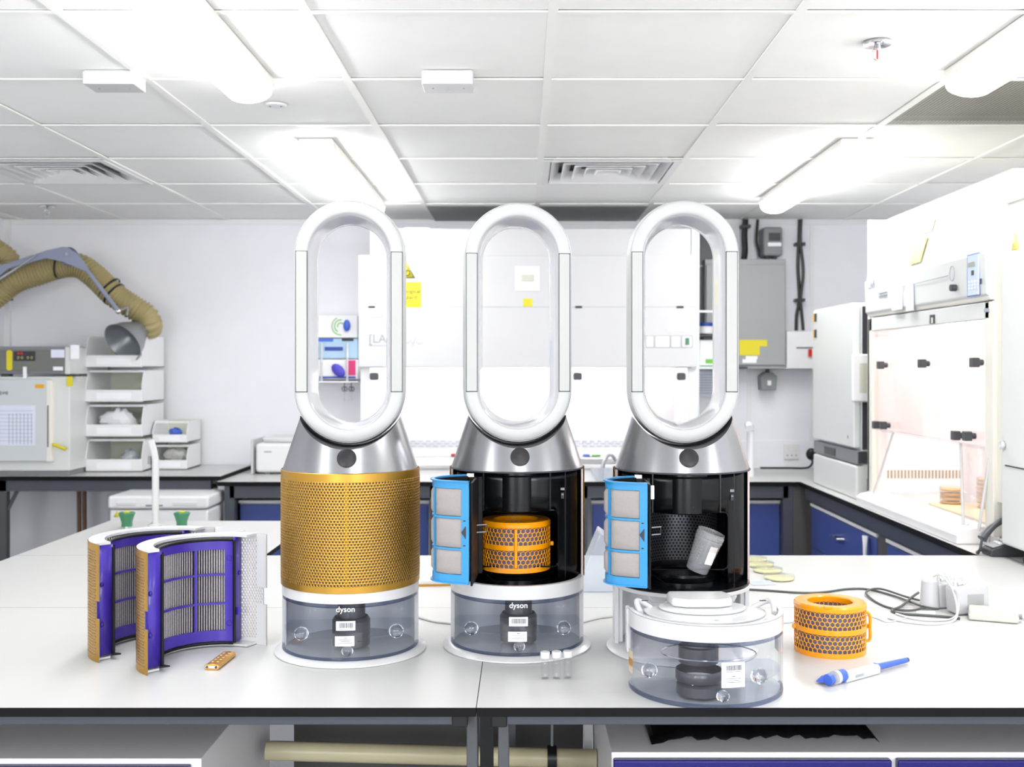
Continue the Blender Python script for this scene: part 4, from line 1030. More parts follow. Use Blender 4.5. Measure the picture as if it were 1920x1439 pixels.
def label_set(par, R, aoff, zo, single=False):
    d = 180 / math.pi / R
    if not single:
        text('dyson', paper, par, ((R + .0022) * math.sin(R_(aoff)), -(R + .0022) * math.cos(R_(aoff)), .0985 + zo), (90, 0, aoff), .0155, bold=.00012)
    def stk(z0, z1, w, nm, off=0, tilt=0):
        a = w / 2 * d
        return patch(R + .0006, aoff + off - a, aoff + off + a, z0, z1).build(nm, paper, par)
    if single:
        stk(.037, .0795, .0415, 'label'); bz0, bz1 = .066, .075; tz = .055
    else:
        stk(.0705, .0885, .037, 'label'); stk(.040, .0595, .037, 'label', -.8); bz0, bz1 = .0755, .0855; tz = .0555
    bars = MB(); x = -.0145; rr = random.Random(4)
    while x < .0145:
        w = rr.choice((.0005, .0008, .0012)); a = aoff + (x + .001) * d
        bars.lathe([(R + .0009, bz0), (R + .0009, bz1)], 1, a, a + w * d); x += w + rr.choice((.0005, .0007))
    b = bars.build('barcode', ink, par, smooth=0); b['kind'] = 'stuff'
    pr = MB()
    for k, (w, h) in enumerate(((.006, .0012), (.028, .0008), (.02, .0008), (.026, .0008))):
        z = tz - k * .0032; pr.lathe([(R + .0009, z), (R + .0009, z + h)], 4, aoff - w / 2 * d, aoff + w / 2 * d)
    pr.lathe([(R + .0009, bz0 - .0022), (R + .0009, bz0 - .0014)], 4, aoff - .013 * d, aoff + .013 * d)
    b = pr.build('fine_print', ink, par, smooth=0); b['kind'] = 'stuff'
def tank_parts(par, zo, glass, aoff=-3, A=94, out=False, water=.045):
    R = .1385
    MB().lathe([(R - .009, .113 + zo), (R + .0008, .113 + zo), (R + .0008, .1405 + zo), (R - .009, .1405 + zo), (R - .009, .113 + zo)], 72, -A, A, cap=True).build('tank_collar', whitep, par, smooth=30)
    yb_ = .035
    MB().lathe([(R, .003 + zo), (R, .1115 + zo)], 72, -A, A).build('tank_wall', glass, par)
    MB().lathe([(R - .0035, .008 + zo), (R - .0035, .1115 + zo)], 72, -A, A).build('tank_inner_wall', clearp, par)
    MB().lathe([(R, .0 + zo), (R + .0006, .004 + zo), (R, .0085 + zo), (R - .005, .0065 + zo)], 72, -A, A).build('tank_rim', edgec, par)
    MB().lathe([(R - .0005, .106 + zo), (R - .004, .104 + zo), (R - .0045, .1125 + zo)], 72, -A, A).build('tank_rim', edgec, par)
    fl = [(R * math.sin(R_(a)), -R * math.cos(R_(a))) for a in range(-A, A + 1, 4)] + [(R * .95, yb_), (-R * .95, yb_)]
    MB().add([(x, y, .004 + zo) for x, y in fl], [tuple(range(len(fl)))]).build('tank_floor', water_m if out else clearp, par)
    MB().add([(x * .97, y * .97, water + zo) for x, y in fl], [tuple(range(len(fl)))]).build('water', water_m, par)
    MB().add([(-R * .95, yb_, .004 + zo), (R * .95, yb_, .004 + zo), (R * .95, yb_, .112 + zo), (-R * .95, yb_, .112 + zo)], [(0, 1, 2, 3)]).build('tank_back', clearp, par)
    if not out:
        MB().lathe([(0, .010 + zo), (.0375, .010 + zo), (.0385, .03 + zo), (.0385, .060 + zo), (.034, .0665 + zo), (.028, .067 + zo), (.028, .112 + zo)], 40, c=(.003, -.035)).build('column', column_m, par, smooth=30)
        for z in (.022, .040): box('column_slot', ink, .018, .028, -.0735, -.07, z + zo, z + .0012 + zo, par)
    else:
        MB().lathe([(0, .05 + zo), (.036, .05 + zo), (.036, .078 + zo), (.03, .08 + zo), (.028, .112 + zo)], 40, c=(-.015, -.02)).build('column', column_m, par, smooth=30)
        MB().lathe([(0, .006 + zo), (.04, .006 + zo), (.04, .022 + zo), (.036, .024 + zo), (0, .024 + zo)], 40, c=(-.02, -.06)).build('column_foot', column_m, par, smooth=30)
        MB().lathe([(.04, .028 + zo), (.0415, .030 + zo), (.0415, .045 + zo), (.04, .047 + zo)], 40, c=(-.02, -.055)).build('column_ring', column_m, par)
        MB().tube([(.085 * math.cos(a / 20 * math.pi), -.035 + .06 * math.sin(a / 20 * math.pi), .07 + zo) for a in range(41)], .0012, 6).build('inner_bowl_edge', chrome, par)
        for k in range(12):
            a = k * .52; MB().ball((-.02 + .03 * math.cos(a) * (k % 3 + 1) / 3, -.06 + .03 * math.sin(a) * (k % 3 + 1) / 3, .026 + zo), .0022, .0022, .0022, 8, 6).build('droplet', chrome, par)
        MB().box(.062, .066, -.09, .0, .05 + zo, .108 + zo, M=Matrix.Rotation(R_(-12), 4, 'Y')).build('inner_fin', clearp, par)
        MB().box(-.012, .0, -.1, -.098, .075 + zo, .105 + zo).build('inner_fin', clearp, par)
    for (a, rad, z, rr) in ((-49 if not out else -62, .122, .044, .0135), (aoff + 1, .1245, .0185, .0105), (51 if not out else 40, .122, .044, .014)):
        MB().ball((rad * math.sin(R_(a)), -rad * math.cos(R_(a)), z + zo), rr * 1.1, rr * .85, rr, 20, 14).build('glass_dome', glassm, par)
    label_set(par, R + .0001, aoff if not out else aoff + 7, 0 + zo, out)
def turn(t, a):
    for o in t.children:
        if o.name.split('.')[0] in ('air_loop', 'seam_line', 'side_panel', 'panel_gap', 'metal_cone', 'saddle'): o.rotation_euler = (0, 0, R_(a))
        elif o.name.split('.')[0] == 'display':
            o.location = Matrix.Rotation(R_(a), 4, 'Z') @ o.location; o.rotation_euler.z = R_(a)
def base_part(par):
    MB().lathe([(0, 0), (.1525, 0), (.155, .0015), (.1548, .004), (.146, .0085), (.14, .0105), (0, .0105)], 96).build('base_disc', whitep, par, smooth=30)
    MB().lathe([(.139, .0105), (.139, .142), (.131, .142), (.131, .0105)], 48, 88, 272, cap=True).build('rear_shell', whitep, par, smooth=30)
    MB().lathe([(.1305, .0106), (.1305, .1135)], 48, 92, 268).build('rear_liner', ashgrey, par)
fans_y = {0: 2.205, 1: 2.24, 2: 2.21}
def fan(idx, px, label):
    Y = fans_y[idx]
    t = thing('bladeless_fan', label, 'fan', (PX(px, Y), Y, BZ)); t['group'] = 'bladeless fans on the bench'
    loop_part(t); cone_part(t); base_part(t)
    return t
f1 = fan(0, 658, 'white bladeless fan with a closed gold perforated shell and full tank')
f2 = fan(1, 969.5, 'white bladeless fan opened to show a black body with orange filter')
f3 = fan(2, 1278, 'white bladeless fan opened and without its water tank, cup inside')
f1.rotation_euler = (0, 0, R_(5.5)); turn(f2, 3); turn(f3, -2)
# fan 1 closed shell
perf(RB + .001, .1545, .3575, 0, 360, .0066, .0057, .0019).build('perforated_shell', gold, f1, solid=.0008, merge=True)
MB().lathe([(RB - .001, .141), (RB + .001, .142), (RB + .001, .1545)], 96).build('shell_rim', gold, f1)
MB().lathe([(RB + .001, .3575), (RB + .001, .3735), (RB - .001, .3745)], 96).build('shell_rim', gold, f1)
MB().lathe([(RB - .007, .143), (RB - .007, .372)], 72, -62, 62).build('filter_media', inner_grey, f1)
MB().lathe([(RB - .012, .143), (RB - .012, .372)], 72).build('inner_drum', blkm, f1)
box('shell_joint', gold, -.0035, .0035, -(RB - .0035), -(RB - .006), .156, .356, f1)
tank_parts(f1, .0085, smoke, -.5)
tank_parts(f2, .0085, smoke, 1.5)
def hinge_door(par, dx=0.0, white=False):
    pts = [(-.100, -.095), (-.125, -.108), (-.148, -.13), (-.1605, -.16), (-.154, -.187), (-.133, -.205), (-.089, -.222)]
    P = [Vector((x + dx, y, 0)) for x, y in pts]; Q = []
    for i in range(len(P) - 1):
        p0 = P[max(i - 1, 0)]; p1 = P[i]; p2 = P[i + 1]; p3 = P[min(i + 2, len(P) - 1)]
        for k in range(8):
            u = k / 8; Q.append(0.5 * ((2 * p1) + (p2 - p0) * u + (2 * p0 - 5 * p1 + 4 * p2 - p3) * u * u + (3 * p1 - p0 - 3 * p2 + p3) * u ** 3))
    Q.append(P[-1])
    Ls = [0]
    for i in range(1, len(Q)): Ls.append(Ls[-1] + (Q[i] - Q[i - 1]).length)
    T = Ls[-1]
    def at(s, off):
        s = min(max(s, 0), T); i = max(j for j in range(len(Ls)) if Ls[j] <= s + 1e-9); i = min(i, len(Q) - 2)
        u = (s - Ls[i]) / (Ls[i + 1] - Ls[i]); p = Q[i].lerp(Q[i + 1], u); d = (Q[i + 1] - Q[i]).normalized()
        n = Vector((d.y, -d.x, 0)); 
        return p - n * off * -1 if False else p + Vector((-d.y, d.x, 0)) * -off
    def strip(s0, s1, z0, z1, off, th, n=14):
        mb = MB(); vs = []
        for i in range(n + 1):
            s = s0 + (s1 - s0) * i / n
            for o_ in (off, off + th):
                for z in (z0, z1): p = at(s, o_); vs.append((p.x, p.y, z))
        fs = []
        for i in range(n):
            a = i * 4; b = a + 4
            fs += [(a, b, b + 1, a + 1), (a + 2, a + 3, b + 3, b + 2), (a + 1, b + 1, b + 3, a + 3), (a, a + 2, b + 2, b)]
        fs += [(0, 1, 3, 2), (n * 4, n * 4 + 2, n * 4 + 3, n * 4 + 1)]
        mb.add(vs, fs); return mb
    zb, zt_ = .171, .3645
    fr = MB()
    c0, c1, c2 = T * .30, T * .60, T * .935
    edges = [(0, T * .03), (c1 - .0035, c1 + .0035), (c2 - .002, T)]
    for s0, s1 in edges:
        m = strip(s0, s1, zb, zt_, 0, .003, 8); fr.add(m.v, m.f)
    hz = (zt_ - zb - .02) / 3
    zrows = [zb, zb + .014, zb + .014 + hz - .004, zb + .014 + hz, 0, 0]
    bars = [(zb, zb + .015), (zb + .015 + hz - .005, zb + .015 + hz), (zb + .015 + 2 * hz - .005, zb + .015 + 2 * hz), (zt_ - .010, zt_)]
    bars = [(zb, zb + .016), (.2335, .2375), (.2935, .2975), (zt_ - .014, zt_)]
    for z0, z1 in bars:
        m = strip(0, T, z0, z1, 0, .0032, 40); fr.add(m.v, m.f)
    for z in (zb, zt_):
        m = strip(0, T, z - .0012, z + .0012, -.001, .008, 40); fr.add(m.v, m.f)
    d = fr.build('filter_door', sky, par, smooth=30, label='sky blue mesh filter door swung open')
    zz = [(.187, .2335), (.2375, .2935), (.2975, .3505)]
    for (s0, s1) in ((T * .03, T * .30), (T * .32, c1 - .0035), (c1 + .0035, c2 - .002)):
        for z0, z1 in zz:
            mb = MB(); n = 8; mz = 6; vs = []
            for i in range(n + 1):
                for j in range(mz + 1):
                    u, v = i / n, j / mz
                    bul = min(1, 6 * min(u, 1 - u)) ** .5 * min(1, 6 * min(v, 1 - v)) ** .5
                    p = at(s0 + .0008 + (s1 - s0 - .0016) * u, .001 + .0045 * bul); vs.append((p.x, p.y, z0 + .0008 + (z1 - z0 - .0016) * v))
            mb.add(vs, [(i * (mz + 1) + j, (i + 1) * (mz + 1) + j, (i + 1) * (mz + 1) + j + 1, i * (mz + 1) + j + 1) for i in range(n) for j in range(mz)])
            mb.build('mesh_pane', meshgrey, d)
    s_ = strip(T * .3, T * .302, zb, zt_, 0, .003, 2); s_.build('door_rib', sky, d)
    # black latch on the blue stile
    sx = T * .955; p = at(sx, .0035); dd = (Q[-1] - Q[-4]).normalized()
    rot = math.atan2(dd.y, dd.x)
    MB().prism([(-.006, 0), (.003, .012), (.003, -.012)], -.001, .001, 'y').build('latch', ink, d, loc=(p.x, p.y, .268), rot=(0, 0, rot))
    for z in (.29, .243): box('latch_slot', ink, -.002, .002, -.001, .001, -.001, .001, d).location = (p.x, p.y, z)
    # black inner carrier
    fx, fy = pts[-1][0] + dx, pts[-1][1]
    c_ = MB().prism([(fx + .002, fy + .002), (fx + .006, fy), (fx + .013, fy + .13), (fx + .007, fy + .13)], .166, .362, 'z').build('door_carrier', blkm, par, bevel=.001)
    box('door_carrier', blkm, fx + .006, fx + .020, fy + .125, fy + .15, .166, .362, par, bevel=.002)
    m = strip(0, T * .8, zt_ - .012, zt_ - .002, -.006, .004, 30); m.build('door_carrier', blkm, par)
    box('tape', paper, -.1 + dx, -.086 + dx, -.098, -.09, zt_ - .004, zt_ + .003, par)
    MB().tube([(fx + .012, fy + .04, .262), (fx + .03, fy + .05, .262), (fx + .031, fy + .05, .276), (fx + .012, fy + .04, .276)], .0014, 6).build('latch_bracket', grey, par)
    if white: box('tape', paper, fx + .006, fx + .012, fy - .001, fy + .004, .335, .36, par)
def open_body(par, inner_perf=False):
    # floor plate, back liner, gold rear shell
    MB().lathe([(0, .138), (.1375, .138), (.1385, .1415), (.1375, .1445), (0, .1445)], 96).build('body_floor', blkg, par, smooth=30)
    MB().lathe([(.1335, .1445), (.1335, .3735)], 64, 82, 278).build('back_liner', blkm, par)
    MB().lathe([(RB + .001, .142), (RB + .001, .3735)], 64, 93, 267).build('rear_gold_shell', gold, par, solid=.0012)
    for s in (-1, 1):
        a0, a1 = sorted((s * 84, s * 92.5))
        MB().lathe([(.1345, .1445), (.1385, .1445), (.1385, .3735), (.1345, .3735)], 3, a0, a1, cap=True).build('edge_strip', mat('pale_edge', '#b9a9a6', .3, metal=.3), par)
    MB().lathe([(0, .3735), (.1378, .3735)], 64).build('top_plate', blkm, par)
    # curved front face with an opening
    xs_ = [-.132, -.12, -.108, -.096, -.084, -.06, -.03, 0, .03, .06, .084, .096, .108, .12, .132]
    zs_ = [.1445, .175, .2, .24, .27, .2885, .32, .35, .372]
    def yf(x): return -.088 * math.sqrt(max(1 - (x / .1345) ** 2, 0)) + .012
    mb = MB()
    for i in range(len(xs_) - 1):
        for j in range(len(zs_) - 1):
            cx = (xs_[i] + xs_[i + 1]) / 2; cz_ = (zs_[j] + zs_[j + 1]) / 2
            if abs(cx) < .084 and .15 < cz_ < .2885: continue
            if abs(cx) < .084 and cz_ < .16: continue
            n = 4
            for q in range(n):
                xa = xs_[i] + (xs_[i + 1] - xs_[i]) * q / n; xb = xs_[i] + (xs_[i + 1] - xs_[i]) * (q + 1) / n
                mb.add([(xa, yf(xa), zs_[j]), (xb, yf(xb), zs_[j]), (xb, yf(xb), zs_[j + 1]), (xa, yf(xa), zs_[j + 1])], [(0, 1, 2, 3)])
    mb.build('front_fascia', blkg, par, solid=.002, smooth=50)
    pts = []
    for cx, cz_, a0 in ((.074, .2785, 0), (-.074, .2785, 90), (-.074, .185, 180), (.074, .185, 270)):
        for k in range(6):
            a = R_(a0 + 18 * k); x = cx + .011 * math.cos(a); pts.append((x, yf(x) - .002, cz_ + .011 * math.sin(a)))
    pts.append(pts[0])
    top = [p for p in pts]
    MB().tube(top[3:13] if False else top[0:18] + [top[18]] + top[19:], .0016, 6, cap=False).build('opening_rim', blkg, par)
    # straight vertical ribs either side of the motor housing
    for s in (-1, 1):
        x = s * .068; box('fascia_rib', blkg, x - .0015, x + .0015, yf(x) - .003, yf(x) + .004, .2885, .372, par)
        x = s * .099; box('fascia_rib', blkg, x - .001, x + .001, yf(x) - .0015, yf(x) + .004, .146, .372, par)
    MB().lathe([(0, .2855), (.056, .2855), (.0605, .288), (.0605, .358), (.065, .362), (.065, .366), (.062, .367), (.065, .370), (.065, .3735)], 72, c=(0, -.022)).build('motor_housing', blkg, par, smooth=30)
    for x in (-.011, .011): MB().ball((x, -.0825, .302), .0012, .0012, .0012, 8, 6).build('rivet', ink, par)
    # threaded seat
    MB().lathe([(.074, .1445), (.074, .149), (.071, .15), (.074, .152), (.071, .154), (.0735, .156), (.066, .158), (.063, .163), (.061, .163), (.058, .158), (.05, .156), (.0, .156)], 72, c=(0, -.012)).build('threaded_seat', blkg, par, smooth=25)
    # cavity
    if inner_perf:
        perf(.072, .170, .292, 80, 280, .0075, .0065, .0022).build('perforated_drum', mat('dark_metal_mesh', '#54545a', .3, metal=.7), par, loc=(0, -.002, 0))
    else:
        MB().lathe([(.085, .165), (.085, .295)], 40, 80, 280).build('cavity_liner', blkm, par)
    MB().lathe([(.088, .15), (.088, .295), (.0, .295)], 40, 75, 285).build('cavity_shell', blkm, par)
    # switch icons on the fascia
    x = .0935 if not inner_perf else .094
    box('icon', grey, x - .004, x + .004, yf(x) - .004, yf(x), .329, .334, par); box('icon_slot', ink, x - .003, x + .003, yf(x) - .005, yf(x), .312, .324, par)
    box('icon', grey, x - .002, x + .002, yf(x) - .0055, yf(x), .319, .322, par)
    MB().tube([(-.0605, -.08, .16), (-.04, -.095, .1475)], .001, 5).build('floor_rib', blkg, par)
open_body(f2); hinge_door(f2)
open_body(f3, True); hinge_door(f3, -.007, True)
MB().lathe([(.100, .128), (.1385, .131), (.1392, .1375), (.1375, .1385), (.1, .1385)], 96).build('body_rim', whitep, f3, smooth=30)
for x in (-.062, .074):
    MB().prism([(x - .022, .131), (x + .022, .131), (x + .014, .115), (x - .012, .115)], -.105, -.075, 'y').build('locating_foot', whitep, f3, bevel=.004)
for s in (-1, 1): box('stand_pillar', whitep, min(s * .121, s * .139), max(s * .121, s * .139), .0, .05, .0105, .128, f3, bevel=.003)
box('pillar_contact', ink, -.138, -.131, -.002, .001, .072, .086, f3)

# orange filters
def orange_filter(loc, rz, label, handle_a):
    t = thing('honeycomb_filter', label, 'filter', loc, rz); t['group'] = 'orange honeycomb filters'
    R = .0705; h = .102
    hx = hexshell(R, .008, .0475, .0098, .0009).build('honeycomb_wall', orange, t, solid=.0018, smooth=30, label='honeycomb wall below the middle band')
    hx = hexshell(R, .054, .0945, .0098, .0009).build('honeycomb_wall', orange, t, solid=.0018, smooth=30, label='honeycomb wall above the middle band')
    MB().lathe([(R + .001, .0), (R + .001, .010), (R - .0015, .010), (R - .003, 0)], 72).build('bottom_rim', orange, t, smooth=30)
    MB().lathe([(R + .0008, .0455), (R + .0016, .0465), (R + .0016, .0555), (R + .0008, .0565)], 72).build('middle_band', orange, t, smooth=30)
    MB().lathe([(R - .001, .0905), (R + .0008, .0905), (R + .0018, .092), (R + .0018, .0985), (R - .001, h), (.047, h), (.045, h - .002), (.045, h - .012)], 72).build('top_rim', orange, t, smooth=25)
    MB().lathe([(R - .007, .004), (R - .007, .094)], 48).build('filter_media', media, t)
    hexshell(.0452, .006, .092, .0094, .001).build('inner_honeycomb', orange, t, solid=.001, smooth=30)
    MB().lathe([(.0475, .002), (.0475, .094)], 40).build('inner_media', media, t)
    MB().lathe([(.0, .001), (R - .002, .001)], 40).build('floor_disc', blkm, t)
    for a in (handle_a, handle_a + 180):
        x, y = math.sin(R_(a)), -math.cos(R_(a))
        box('grip_tab', orange, -.004, .004, -.009, .0, .0465, .0555, t, bevel=.002).location = (x * (R + .004), y * (R + .004), 0)
    return t
o2 = orange_filter((PX(967.5, 2.2), 2.2 + .005, BZ + .1635), 0, 'orange honeycomb filter cylinder seated inside the open fan', 90)
MB().tube([(0, -.0725, .012), (0, -.0735, .05), (0, -.0725, .09)], .0035, 10).build('spine', orange, o2)
o2.location = (f2.location.x - .002, f2.location.y - .014, BZ + .1635)
o3 = orange_filter((PX(1556, 2.19), 2.19, BZ), 0, 'orange honeycomb filter cylinder standing loose on the bench', 90)
MB().tube([(.069, -.012, .022), (.0775, -.014, .026), (.078, -.014, .05), (.0775, -.014, .075), (.069, -.012, .082)], .0032, 8, smooth=4).build('spine', orange, o3)
box('catch', orange, -.03, -.014, -.07, -.062, .1005, .1045, o3).rotation_euler = (0, 0, 0)

# specimen cup in the third fan
t = thing('specimen_cup', 'clear ribbed specimen cup leaning inside the tankless fan', 'cup', (f3.location.x + .022, f3.location.y - .055, BZ + .170))
t.rotation_euler = (R_(6), R_(20), R_(0))
MB().lathe([(0, .001), (.0215, .001), (.0225, .003), (.0275, .066), (.0285, .066), (.0288, .07), (.0275, .072), (.0288, .074), (.0288, .079), (.0275, .081), (.028, .086)], 36).build('cup', cupm, t, smooth=25)
MB().lathe([(0, .004), (.0215, .004), (.0225, .016), (0, .016)], 30).build('cup_bottom', clearp, t)
patch(.0262, 8, 52, .024, .062).build('label', mat('cup_label', '#e3dcd4', .6), t)
for k in range(5): patch(.0268, -30, -24, .03 + .006 * k, .0305 + .006 * k, 2).build('graduation', inkl, t)

# ------------------------------------------------------------------ detached water tank
Yt = 1.945
tk = thing('water_tank', 'detached clear water tank with white lid at the bench edge', 'water tank', (PX(1321.5, Yt), Yt, BZ + .0005))
tank_parts(tk, 0, clearp, 3.5, A=92, out=True, water=.04)
# lid: lens-shaped plate with raised handle
def lens(w, d0, d1, n=24):
    return [(w * math.cos(math.pi * k / n), -d0 * math.sin(math.pi * k / n)) for k in range(n + 1)] + [(-w * math.cos(math.pi * k / n), d1 * math.sin(math.pi * k / n)) for k in range(1, n)]
MB().prism(lens(.112, .1, .05), .147, .152, 'z').build('lid_plate', whitep, tk, loc=(.0, .01, -.016), bevel=.002)
MB().prism(lens(.08, .06, .042), .152, .158, 'z').build('lid_dome', whitep, tk, loc=(-.002, .02, -.016), bevel=.003)
MB().prism([(-.06, .028), (-.055, .05), (.05, .05), (.06, .028), (.055, -.015), (.03, -.028), (-.03, -.028), (-.055, -.015)], .156, .172, 'z').build('lid_handle', whitep, tk, loc=(-.004, .02, -.014), bevel=.005)
for s in (-1, 1):
    MB().tube([(s * .095, .035, .134), (s * .118, .02, .150), (s * .124, .0, .150), (s * .120, -.028, .139)], .005, 10, smooth=4).build('lid_arm', whitep, tk)
    box('lid_arm_slot', ink, s * .108 - .006, s * .108 + .006, .010, .012, .1515, .153, tk)
    MB().ball((s * .105, -.045, .12), .012, .012, .012).build('glass_dome', glassm, tk)
MB().tube([(.004, -.075, .1365), (.012, -.075, .1365)], .0008, 5).build('lid_mark', inkl, tk)
MB().lathe([(.131, .141), (.1385, .1412), (.1385, .1425), (.131, .1425)], 60, -91, 91, cap=True).build('collar_lip', whitep, tk)
patch(.1392, -88, -76, .03, .07).build('warning_strip', mat('warning_print', '#c9b9a0', .5), tk)
patch(.1392, -88, -76, .042, .056).build('warning_strip', amber, tk)
for s in (-1, 1): box('side_latch', whitep, s * .138 - .004, s * .138 + .004, .0, .03, .06, .14, tk, bevel=.002)

# ------------------------------------------------------------------ loose filter halves with purple frames
def filter_half(loc, rz, label):
    """local: shell half cylinder, phi 0 = near end, bulge away"""
    t = thing('filter_shell', label, 'air filter', loc, rz); t['group'] = 'gold filter halves with purple frames'
    R = .1385; H_ = .232
    # angles: lathe a in degrees, a=0 -> -Y ; shell spans a from 0 to -180 (through -X)
    perf(R, .012, H_ - .012, -176, -4, .0066, .0057, .0019).build('perforated_shell', gold, t, merge=True)
    whitem = mat('shell_lining_grey', '#cdcdcd', 0.4)
    perf(R - .0012, .012, H_ - .012, -176, -4, .0066 * (R - .0012) / R, .0057, .0021).build('shell_lining', whitem, t, merge=True)
    for z0, z1 in ((0, .012), (H_ - .012, H_)):
        MB().lathe([(R, z0), (R, z1)], 60, -180, 0).build('shell_rim', gold, t); MB().lathe([(R - .0012, z0), (R - .0012, z1)], 60, -180, 0).build('shell_lining', whitem, t)
    def edge(a0, a1):
        for z0, z1 in ((.012, H_ * .37), (H_ * .52, H_ - .012)):
            MB().lathe([(R, z0), (R, z1)], 4, a0, a1).build('shell_edge', gold, t); MB().lathe([(R - .0012, z0), (R - .0012, z1)], 4, a0, a1).build('shell_lining', whitem, t)
    edge(-4, 0); edge(-180, -176)
    # solid margin panel on the lining at the far end
    MB().lathe([(R - .0022, .012), (R - .0022, H_ * .37)], 6, -179, -168).build('shell_lining', whitem, t)
    MB().lathe([(R - .0022, H_ * .52), (R - .0022, H_ - .012)], 6, -179, -168).build('shell_lining', whitem, t)
    # white caps top and bottom
    a0, a1 = -152, -8
    for z0, z1 in ((H_ - .004, H_ + .001), (.001, .005)):
        MB().lathe([(R - .001, z0), (R - .001, z1), (.1065, z1), (.1065, z0), (R - .001, z0)], 50, a0 - 16, a1 + 2, cap=True).build('end_cap', whitep, t, smooth=25)
    # purple frame
    fr = MB()
    ri, ro = .101, .107
    fr.lathe([(ri, .012), (ri, .034), (ro, .034), (ro, .012), (ri, .012)], 40, a0, a1, cap=True)
    fr.lathe([(ri, H_ - .030), (ri, H_ - .012), (ro, H_ - .012), (ro, H_ - .030), (ri, H_ - .030)], 40, a0, a1, cap=True)
    for (b0, b1) in ((a0, a0 + 10), (a1 - 12, a1), ((a0 + a1) / 2 - 30, (a0 + a1) / 2 - 27)):
        fr.lathe([(ri, .012), (ri, H_ - .012), (ro, H_ - .012), (ro, .012), (ri, .012)], 6, b0, b1, cap=True)
    for z in (.088, .148):
        fr.lathe([(ri, z), (ri, z + .004), (ro, z + .004), (ro, z), (ri, z)], 40, a0, a1, cap=True)
    fr.build('filter_frame', purple, t, smooth=25)
    # end walls of the cartridge
    for a in (a0, a1):
        s, c_ = math.sin(R_(a)), -math.cos(R_(a))
        MB().add([(ri * s, ri * c_, .008), ((R - .003) * s, (R - .003) * c_, .008), ((R - .003) * s, (R - .003) * c_, H_ - .005), (ri * s, ri * c_, H_ - .005)], [(0, 1, 2, 3)]).build('frame_end', purple, t, solid=.003)
        for z in (.07, .15): 
            MB().ball((0, 0, 0), .004, .004, .005, 10, 8).build('catch', purple_d, t, loc=((R - .014) * s + .003, (R - .014) * c_ , z))
    # black gasket following the frame outline
    for a in (a0 - 1.5, a1 + 1.5):
        s, c_ = math.sin(R_(a)), -math.cos(R_(a))
        MB().tube([((ri - .001) * s, (ri - .001) * c_, .010), ((ri - .001) * s, (ri - .001) * c_, H_ - .010)], .0032, 8).build('gasket', blkm, t)
    for z in (.0085, H_ - .009):
        MB().tube([((ri - .002) * math.sin(R_(a)), -(ri - .002) * math.cos(R_(a)), z) for a in range(a0, a1 + 1, 6)], .0032, 8).build('gasket', blkm, t)
    for a in (a0 + 5, a1 - 6):
        for z in (.05, .185):
            s, c_ = math.sin(R_(a)), -math.cos(R_(a))
            MB().lathe([(0, .0012), (.0055, .001), (.0055, -.001)], 14).build('pad', blkm, t, loc=((ri - .0005) * s, (ri - .0005) * c_, z), rot=(R_(90), 0, R_(a)))
    # pleats; valleys coloured dark to paint in the shade between the ribs
    pl = MB(); n = 52; aa0, aa1 = a0 + 3, a1 - 3; st = (aa1 - aa0) / n
    for i in range(n):
        b = aa0 + i * st
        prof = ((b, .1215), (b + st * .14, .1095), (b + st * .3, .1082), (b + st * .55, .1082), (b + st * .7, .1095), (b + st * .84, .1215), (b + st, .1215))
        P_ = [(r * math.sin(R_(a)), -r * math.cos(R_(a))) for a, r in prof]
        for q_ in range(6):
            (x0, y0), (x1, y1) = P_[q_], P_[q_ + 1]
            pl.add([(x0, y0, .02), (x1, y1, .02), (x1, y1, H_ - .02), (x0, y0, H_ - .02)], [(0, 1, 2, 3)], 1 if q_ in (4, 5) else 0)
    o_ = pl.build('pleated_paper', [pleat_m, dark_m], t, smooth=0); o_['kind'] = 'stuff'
    # feet tabs
    s, c_ = math.sin(R_(a1)), -math.cos(R_(a1))
    MB().prism([(0, 0), (.02, .006), (.012, -.012)], .008, .011, 'z').build('release_tab', blkm, t, loc=(ri * s + .0, ri * c_, 0))
    s, c_ = math.sin(R_(a0)), -math.cos(R_(a0))
    MB().box(-.003, .006, -.003, .003, .066, .082).build('clip', purple, t, loc=((ri + .01) * s + .008, (ri + .01) * c_, 0), bevel=.001)
    return t
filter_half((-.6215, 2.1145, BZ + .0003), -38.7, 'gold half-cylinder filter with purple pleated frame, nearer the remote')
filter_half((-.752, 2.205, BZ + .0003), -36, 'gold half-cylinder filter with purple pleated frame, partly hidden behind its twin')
# remote control
p0 = Vector((PX(397, 2.045), 2.045, BZ)); p1 = Vector((PX(432, 2.15), 2.14, BZ))
ang = math.atan2(p1.y - p0.y, p1.x - p0.x)
t = thing('remote_control', 'small curved gold remote control lying in front of the filters', 'remote control', tuple((p0 + p1) / 2), math.degrees(ang)); ln = (p1 - p0).length / 2
MB().prism([(-.0145, .004), (-.012, .0), (.012, 0), (.0145, .004), (.0145, .008), (.011, .0105), (0, .0118), (-.011, .0105), (-.0145, .008)], -ln, ln, 'x').build('body', goldl, t, bevel=.001)
MB().prism([(-.0125, .003), (.0125, .003), (.0125, .0085), (-.0125, .0085)], -ln - .0012, -ln + .001, 'x').build('end_face', chrome, t, bevel=.001)
for s in (-1, 1): MB().tube([(-ln - .002, s * .009, .006), (-ln, s * .009, .006)], .0025, 10).build('end_lens', greyd, t)
for k in range(5):
    for s in (-1, 1): MB().lathe([(0, .0008), (.0028, .0006), (.003, -.0015)], 12).build('button', mat('gold_button', '#e7c48a', .3, metal=.4), t, loc=(-ln * .6 + k * ln * .32, s * .005, .0113))

